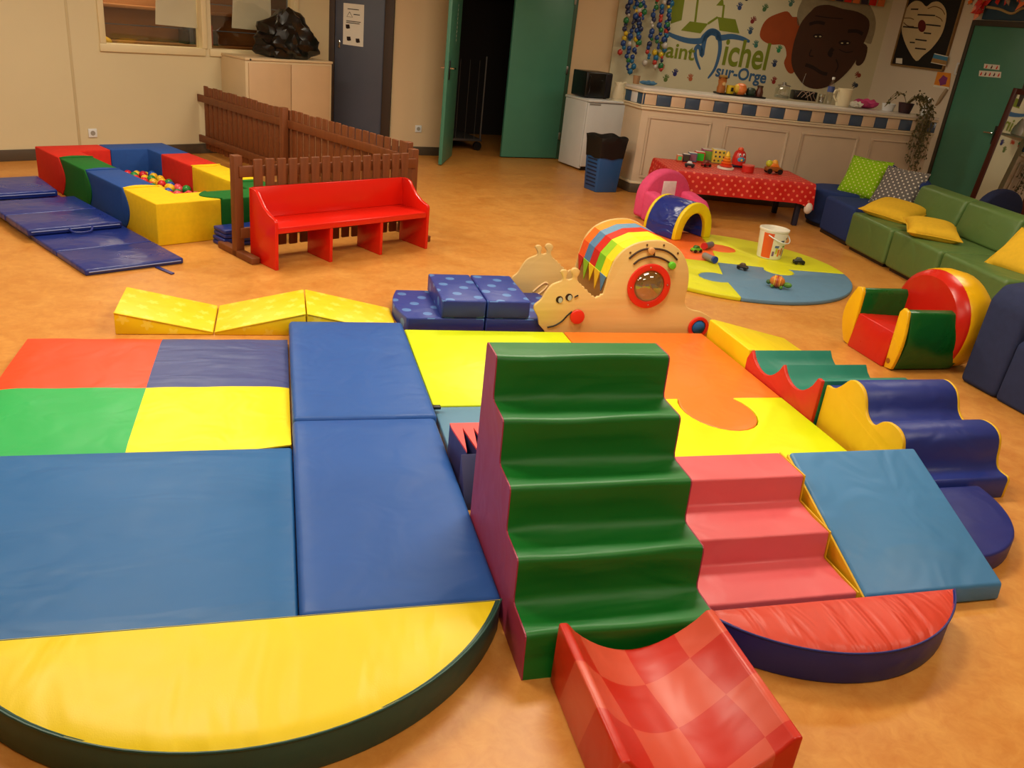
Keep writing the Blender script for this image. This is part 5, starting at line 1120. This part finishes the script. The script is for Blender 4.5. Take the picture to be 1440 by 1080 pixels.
t = thing('paper_bunting', 'string of red and orange paper flags above the mural corner', 'bunting', (MU0.x, MU0.y, 0), MA); a_, b_2 = mu(1190, -4), mu(1232, -1); tube('string', PAPER, t, [(a_[0]-.5, -.05, a_[1]+.03), (b_2[0]-.02, -.05, a_[1]+.03)], .003, 5)
for i in range(8): x = a_[0]-.4+i*.12; flat('flag', (RED_P, plain('flag orange', (224, 120, 60), .7), plain('flag navy', (50, 40, 60), .7))[i % 3], t, [(x, a_[1]+.03), (x+.1, a_[1]+.03), (x+.1, a_[1]-.06), (x, a_[1]-.06)], -.048, .003)
# ------------------------------------------------------------------ children's table
ta = radians(-10.5); tb = thing('low_table', 'low rectangular table under the red dotted cloth', 'table', (3.71, 7.62, 0), ta); TWd, TDp, TH = 1.43, .7, .44
box('tabletop', PAPER, tb, 0, TWd, 0, TDp, TH-.03, TH, .004)
LEG = plain('navy table leg', (34, 38, 60), .5)
for x in (.04, TWd-.09):
    for y in (.04, TDp-.09): box('leg', LEG, tb, x, x+.05, y, y+.05, 0, TH-.03, .006)
CL = fabric('red dotted oilcloth', (204, 22, 12), .4, dots((240, 120, 90), 16.5, .2, .785), .5)
tc = thing('tablecloth', 'red oilcloth with pale dots draped over the low table', 'tablecloth', (3.71, 7.62, TH+.001), ta); bm = bmesh.new()
ov = .02; per = []
nx, ny = 28, 14
for i in range(nx): per.append((-ov+(TWd+2*ov)*i/nx, -ov, 0, -1))
for i in range(ny): per.append((TWd+ov, -ov+(TDp+2*ov)*i/ny, 1, 0))
for i in range(nx): per.append((TWd+ov-(TWd+2*ov)*i/nx, TDp+ov, 0, 1))
for i in range(ny): per.append((-ov, TDp+ov-(TDp+2*ov)*i/ny, -1, 0))
rings = []
for k, (dz, dr) in enumerate(((.004, -.012), (.001, -.002), (-.012, .003), (-.06, .008), (-.13, .014), (-.2, .022))):
    rg = []
    for j, (x, y, ax, ay) in enumerate(per):
        cn = min(abs(x+ov)+abs(y+ov), abs(x-TWd-ov)+abs(y+ov), abs(x-TWd-ov)+abs(y-TDp-ov), abs(x+ov)+abs(y-TDp-ov)); fl = max(0, 1-cn/.12)
        wob = .007*sin(j*1.3)*(k/5); z = dz*(1+.28*fl*(k/5)); rg.append(bm.verts.new((x+(ax*(dr+wob))+(.02*fl*(k/5))*(1 if x > TWd/2 else -1), y+ay*(dr+wob)+(.02*fl*(k/5))*(1 if y > TDp/2 else -1), z)))
    rings.append(rg)
n = len(per)
for a, b in zip(rings, rings[1:]):
    for i in range(n): bm.faces.new((a[i], a[(i+1) % n], b[(i+1) % n], b[i]))
bm.faces.new(rings[0]); fin(bm, 'cloth', CL, tc, uv=True, ang=40)
ball('knotted_corner', fabric('white lining', (226, 214, 200)), tc, (TWd+.0, -.035, -.24), .045, 2, (1, .7, 1.3))
# toys on the table
def tab(x, y): p = at(870+x/6, 90+y/6, TH+.006); return (p.x, p.y, TH+.008)
def cube(label, x, y, s, rgb, dot=None, rz=0):
    t = thing('picture_cube', label, 'toy block', tab(x, y), rz, 'nesting cubes on the red table'); m_ = plain('cube %d %d %d' % rgb, rgb, .4); box('block', m_, t, -s/2, s/2, -s/2, s/2, 0, s, .003)
    box('white_top', PAPER, t, -s/2+.004, s/2-.004, -s/2+.004, s/2-.004, s, s+.003, .001)
    if dot:
        for i in range(3):
            for j in range(3):
                bm = bmesh.new(); add_prism(bm, [(-s*.32+s*.32*i+.05*s*(j % 2)+s*.08*cos(2*pi*k/10), s*.18+s*.32*j+s*.08*sin(2*pi*k/10)) for k in range(10)], 'y', -s/2-.002, -s/2); fin(bm, 'dot', plain('dot %d' % ((i+j) % 3), ((110, 60, 30), (60, 110, 60), (40, 60, 110))[(i+j) % 3], .5), t)
    else: box('picture', plain('pic %d %d %d' % (rgb[2], rgb[0], rgb[1]), (rgb[2], rgb[0], rgb[1]), .5), t, -s/2+.01, s/2-.01, -s/2-.002, -s/2, .012, s-.012, 0)
cube('largest nesting cube, yellow with dark dots, on red table', 826, 830, .135, (226, 200, 70), True, radians(-16)); cube('purple and white nesting cube beside the dotted cube', 735, 815, .118, (160, 60, 110), None, radians(-16)); cube('red nesting cube third from the dotted cube', 672, 822, .1, (196, 40, 40), None, radians(-16)); cube('grey blue nesting cube fourth from the dotted cube', 614, 822, .088, (90, 110, 140), None, radians(-16)); cube('dark nesting cube second from the left end of row', 562, 822, .074, (60, 40, 60), None, radians(-16)); cube('smallest orange nesting cube at the left end of row', 508, 818, .06, (206, 120, 70), None, radians(-16))
def car(name, label, loc, rz, rgb, rgb2, s=1.0, cab=True):
    t = thing(name, label, 'toy car', loc, rz); m1, m2 = plain('toy %d %d %d' % rgb, rgb, .35), plain('toy %d %d %d' % rgb2, rgb2, .35)
    prism('body', m1, t, [(-.045*s, .012*s), (-.045*s, .03*s), (-.02*s, .034*s), (.03*s, .034*s), (.045*s, .026*s), (.045*s, .012*s)], 'y', -.02*s, .02*s, .004*s)
    if cab: prism('cabin', m2, t, [(-.03*s, .033*s), (-.018*s, .052*s), (.012*s, .052*s), (.025*s, .033*s)], 'y', -.017*s, .017*s, .004*s)
    for x in (-.028*s, .028*s):
        for y in (-.021*s, .021*s): lathe('wheel', BLACK, t, [(0, -.005*s), (.013*s, -.005*s), (.013*s, .005*s), (0, .005*s)], 12, rot=(pi/2, 0, 0), loc=(x, y, .0132*s))
    return t
car('toy_car', 'small black and white toy car before the nesting cubes', tab(596, 872), radians(-30), (24, 26, 32), (220, 220, 220), 1.1); car('toy_car', 'small dark red toy car before the dotted cube', tab(735, 868), radians(10), (150, 30, 34), (120, 60, 40), 1.1)
t = thing('ring_stacker', 'orange and yellow cone ring stacker on a white base', 'toy', tab(900, 885)); lathe('base', PAPER, t, [(0, 0), (.085, 0), (.085, .018), (0, .018)], 24)
for i, (r, rgb) in enumerate(((.07, (226, 60, 30)), (.058, (236, 100, 30)), (.046, (240, 130, 36)), (.034, (240, 160, 40)))): lathe('ring', plain('ring %d' % i, rgb, .35), t, [(0, .019+i*.026), (r*.8, .019+i*.026), (r, .032+i*.026), (r*.8, .044+i*.026), (0, .044+i*.026)], 20)
lathe('cone_top', plain('cone yellow', (244, 206, 30), .35), t, [(0, .124), (.024, .124), (.02, .15), (.008, .172), (0, .174)], 16)
t = thing('toy_engine', 'red round toy with blue face on a dark stand', 'toy', tab(1002, 868), radians(-8)); box('stand', plain('toy navy', (30, 36, 60), .4), t, -.1, .1, -.05, .05, 0, .022, .006)
TR = plain('toy red', (204, 40, 34), .3); lathe('body', TR, t, [(0, .023), (.07, .023), (.072, .08), (.06, .14), (.04, .165), (0, .17)], 22); ball('top_knob', plain('toy coral', (230, 90, 50), .35), t, (0, 0, .178), .032, 2, (1, 1, .7)); ball('face', plain('toy sky', (70, 160, 206), .35), t, (0, -.055, .08), .042, 2, (1, .5, .8)); ball('nose', plain('toy gold', (230, 190, 60), .35), t, (0, -.078, .078), .013, 2)
for s in (-1, 1): ball('eye', WHITE_P, t, (s*.02, -.055, .125), .016, 2, (.8, .7, 1.3)); ball('pupil', BLACK, t, (s*.02, -.066, .122), .007, 1)
t = thing('toy_drum', 'small red round box with pale lid on the table edge', 'toy', tab(1085, 912)); lathe('body', TR, t, [(0, 0), (.06, 0), (.06, .06), (0, .06)], 22); lathe('lid', plain('drum lid', (216, 96, 84), .4), t, [(0, .061), (.063, .061), (.063, .072), (0, .074)], 22)
t = car('toy_truck', 'chunky yellow and brown toy truck on the red table', tab(1300, 925), radians(-8), (150, 84, 30), (236, 130, 40), 2.0); ball('load', plain('toy lime', (196, 200, 40), .4), t, (-.06, 0, .095), .036, 2); ball('load', plain('toy amber', (236, 170, 60), .4), t, (.0, 0, .105), .034, 2)
# ------------------------------------------------------------------ bucket and toys on the round mat
bk = thing('toy_bucket', 'white plastic bucket with orange print on the round mat', 'bucket', (3.95, 6.04, .036), radians(20))
lathe('pail', plain('bucket white', (232, 228, 214), .35), bk, [(0, 0), (.098, 0), (.1, .004), (.116, .225), (.122, .228), (.122, .242), (.112, .244), (.106, .225), (.094, .01), (0, .008)], 32)
def wrap(name, mat, a0, a1, z0, z1, parent=bk):
    bm = bmesh.new(); n = 10; A = []; B = []
    for i in range(n+1):
        a = a0+(a1-a0)*i/n; f = lambda z: .0985+.0172*z/.225+.0012; A.append(bm.verts.new((f(z0)*cos(a), f(z0)*sin(a), z0))); B.append(bm.verts.new((f(z1)*cos(a), f(z1)*sin(a), z1)))
    for i in range(n): bm.faces.new((A[i], A[i+1], B[i+1], B[i]))
    ex = bmesh.ops.extrude_face_region(bm, geom=list(bm.faces))
    for v in [e for e in ex['geom'] if isinstance(e, bmesh.types.BMVert)]: v.co.x *= .995; v.co.y *= .995
    fin(bm, name, mat, parent, ang=60)
wrap('orange_print', plain('bucket orange', (226, 92, 40), .4), radians(178), radians(222), .01, .215)
for a, z0, z1, rgb in ((232, .03, .07, (120, 90, 130)), (246, .05, .1, (196, 190, 60)), (258, .03, .09, (226, 120, 50)), (272, .04, .1, (200, 110, 60)), (286, .03, .08, (150, 110, 120)), (262, .15, .165, (70, 84, 110)), (290, .17, .185, (90, 90, 110)), (240, .1, .12, (90, 110, 150)), (278, .105, .12, (110, 150, 70))): wrap('print_figure', plain('bprint %d %d %d' % rgb, rgb, .5), radians(a-5), radians(a+5 if z1-z0 > .02 else a+14), z0, z1)
tube('handle', WHITE_P, bk, smooth_pts([(.12*cos(a), .12*sin(a)-.03*sin((a-radians(200))/radians(140)*pi), .2-.05*sin((a-radians(200))/radians(140)*pi)) for a in [radians(200+14*i) for i in range(11)]], 2), .005)
def rm(x, y, z=.036): p = at(860+x/4, 200+y/4, z); return (p.x, p.y, z)
car('toy_car', 'small lime green toy car beside the tunnel mouth', rm(475, 618), radians(15), (110, 190, 40), (60, 110, 40), 1.05)
def cyl(label, loc, rz, c1, c2):
    t = thing('toy_tube', label, 'toy', (loc[0], loc[1], loc[2]+.001), rz); lathe('tube_body', plain('tube %d %d %d' % c1, c1, .4), t, [(0, -.06), (.026, -.06), (.026, .06), (0, .06)], 18, rot=(0, pi/2, 0), loc=(0, 0, .0265)); lathe('end_cap', plain('tube %d %d %d' % c2, c2, .35), t, [(0, 0), (.028, 0), (.028, .02), (0, .02)], 18, rot=(0, pi/2, 0), loc=(.058, 0, .0285))
cyl('grey toy tube with red end lying near the tunnel', rm(540, 598), radians(215), (110, 100, 110), (196, 40, 40)); cyl('grey toy tube with blue end on the round mat', rm(545, 668), radians(-78), (130, 124, 120), (44, 66, 140))
car('toy_car', 'small dark brown toy car on the blue mat segment', rm(735, 715), radians(-50), (56, 44, 40), (90, 70, 56), .95); car('toy_car', 'small black toy car on the lime mat segment', rm(1050, 685), radians(-10), (36, 38, 34), (80, 84, 74), 1.05)
p = rm(925, 815); t = thing('toy_turtle', 'toy turtle with striped orange shell and green head', 'toy', p, radians(-35))
ball('shell', plain('shell orange', (206, 120, 40), .4), t, (0, 0, .045), .05, 3, (1.1, .8, .85)); 
for i in range(3): lathe('shell_stripe', plain('shell stripe %d' % i, ((230, 180, 60), (170, 60, 40), (226, 150, 50))[i], .4), t, [(.033-.003*abs(i-1), -.004), (.046-.003*abs(i-1), -.004), (.046-.003*abs(i-1), .004), (.033-.003*abs(i-1), .004)], 20, rot=(0, pi/2, 0), loc=(-.02+.02*i, 0, .045))
ball('head', plain('turtle green', (86, 140, 50), .4), t, (.075, 0, .03), .026, 2, (1.3, .8, .8)); ball('tail', plain('turtle dark green', (60, 100, 50), .4), t, (-.06, 0, .03), .018, 2)
for x in (-.03, .035):
    for y in (-.032, .032): ball('foot', MATS['turtle green'], t, (x, y, .012), .014, 1)

# ------------------------------------------------------------------ small pieces belong to the part they sit on
NEST = {'microwave': (('handle',), 'door'), 'small_fridge': (('handle_recess',), 'door'), 'toy_bucket': (('orange_print', 'print_figure'), 'pail'), 'safety_poster': (('text_line', 'warning_triangle', 'pictogram'), 'sheet'),
        'heart_board': (('heart_centre', 'black_stroke', 'pencil_line'), 'paper_heart'), 'postcard': (('sky_print', 'sand_print'), 'card'), 'picture_card': (('print', 'white_edge'), 'card'), 'picture_cube': (('picture', 'dot', 'white_top'), 'block'),
        'scatter_cushion': (('seam',), 'cover'), 'half_disc_mat': (('piping',), 'top_cover'), 'foam_wedge': (('piping',), 'cover'), 'plastic_bottle': (('label', 'cap'), 'body'), 'door_sign': (('letter_mark',), 'label'), 'toy_turtle': (('shell_stripe',), 'shell'),
        'light_switch': (('rocker',), 'plate'), 'wall_socket': (('recess',), 'plate'), 'water_pitcher': (('handle',), 'body'), 'mug': (('handle', 'mark'), 'body'), 'folding_mat': (('carry_handle', 'welt'), 'panel'), 'low_cabinet': (('lock',), 'body')}
base = lambda o: o.name.split('.')[0]
for o in [x for x in bpy.data.objects if x.parent is None and base(x) in NEST]:
    kids, par = NEST[base(o)]; ps_ = [c for c in o.children if base(c) == par]
    if not ps_: continue
    for c in list(o.children):
        if base(c) in kids: c.parent = ps_[0]
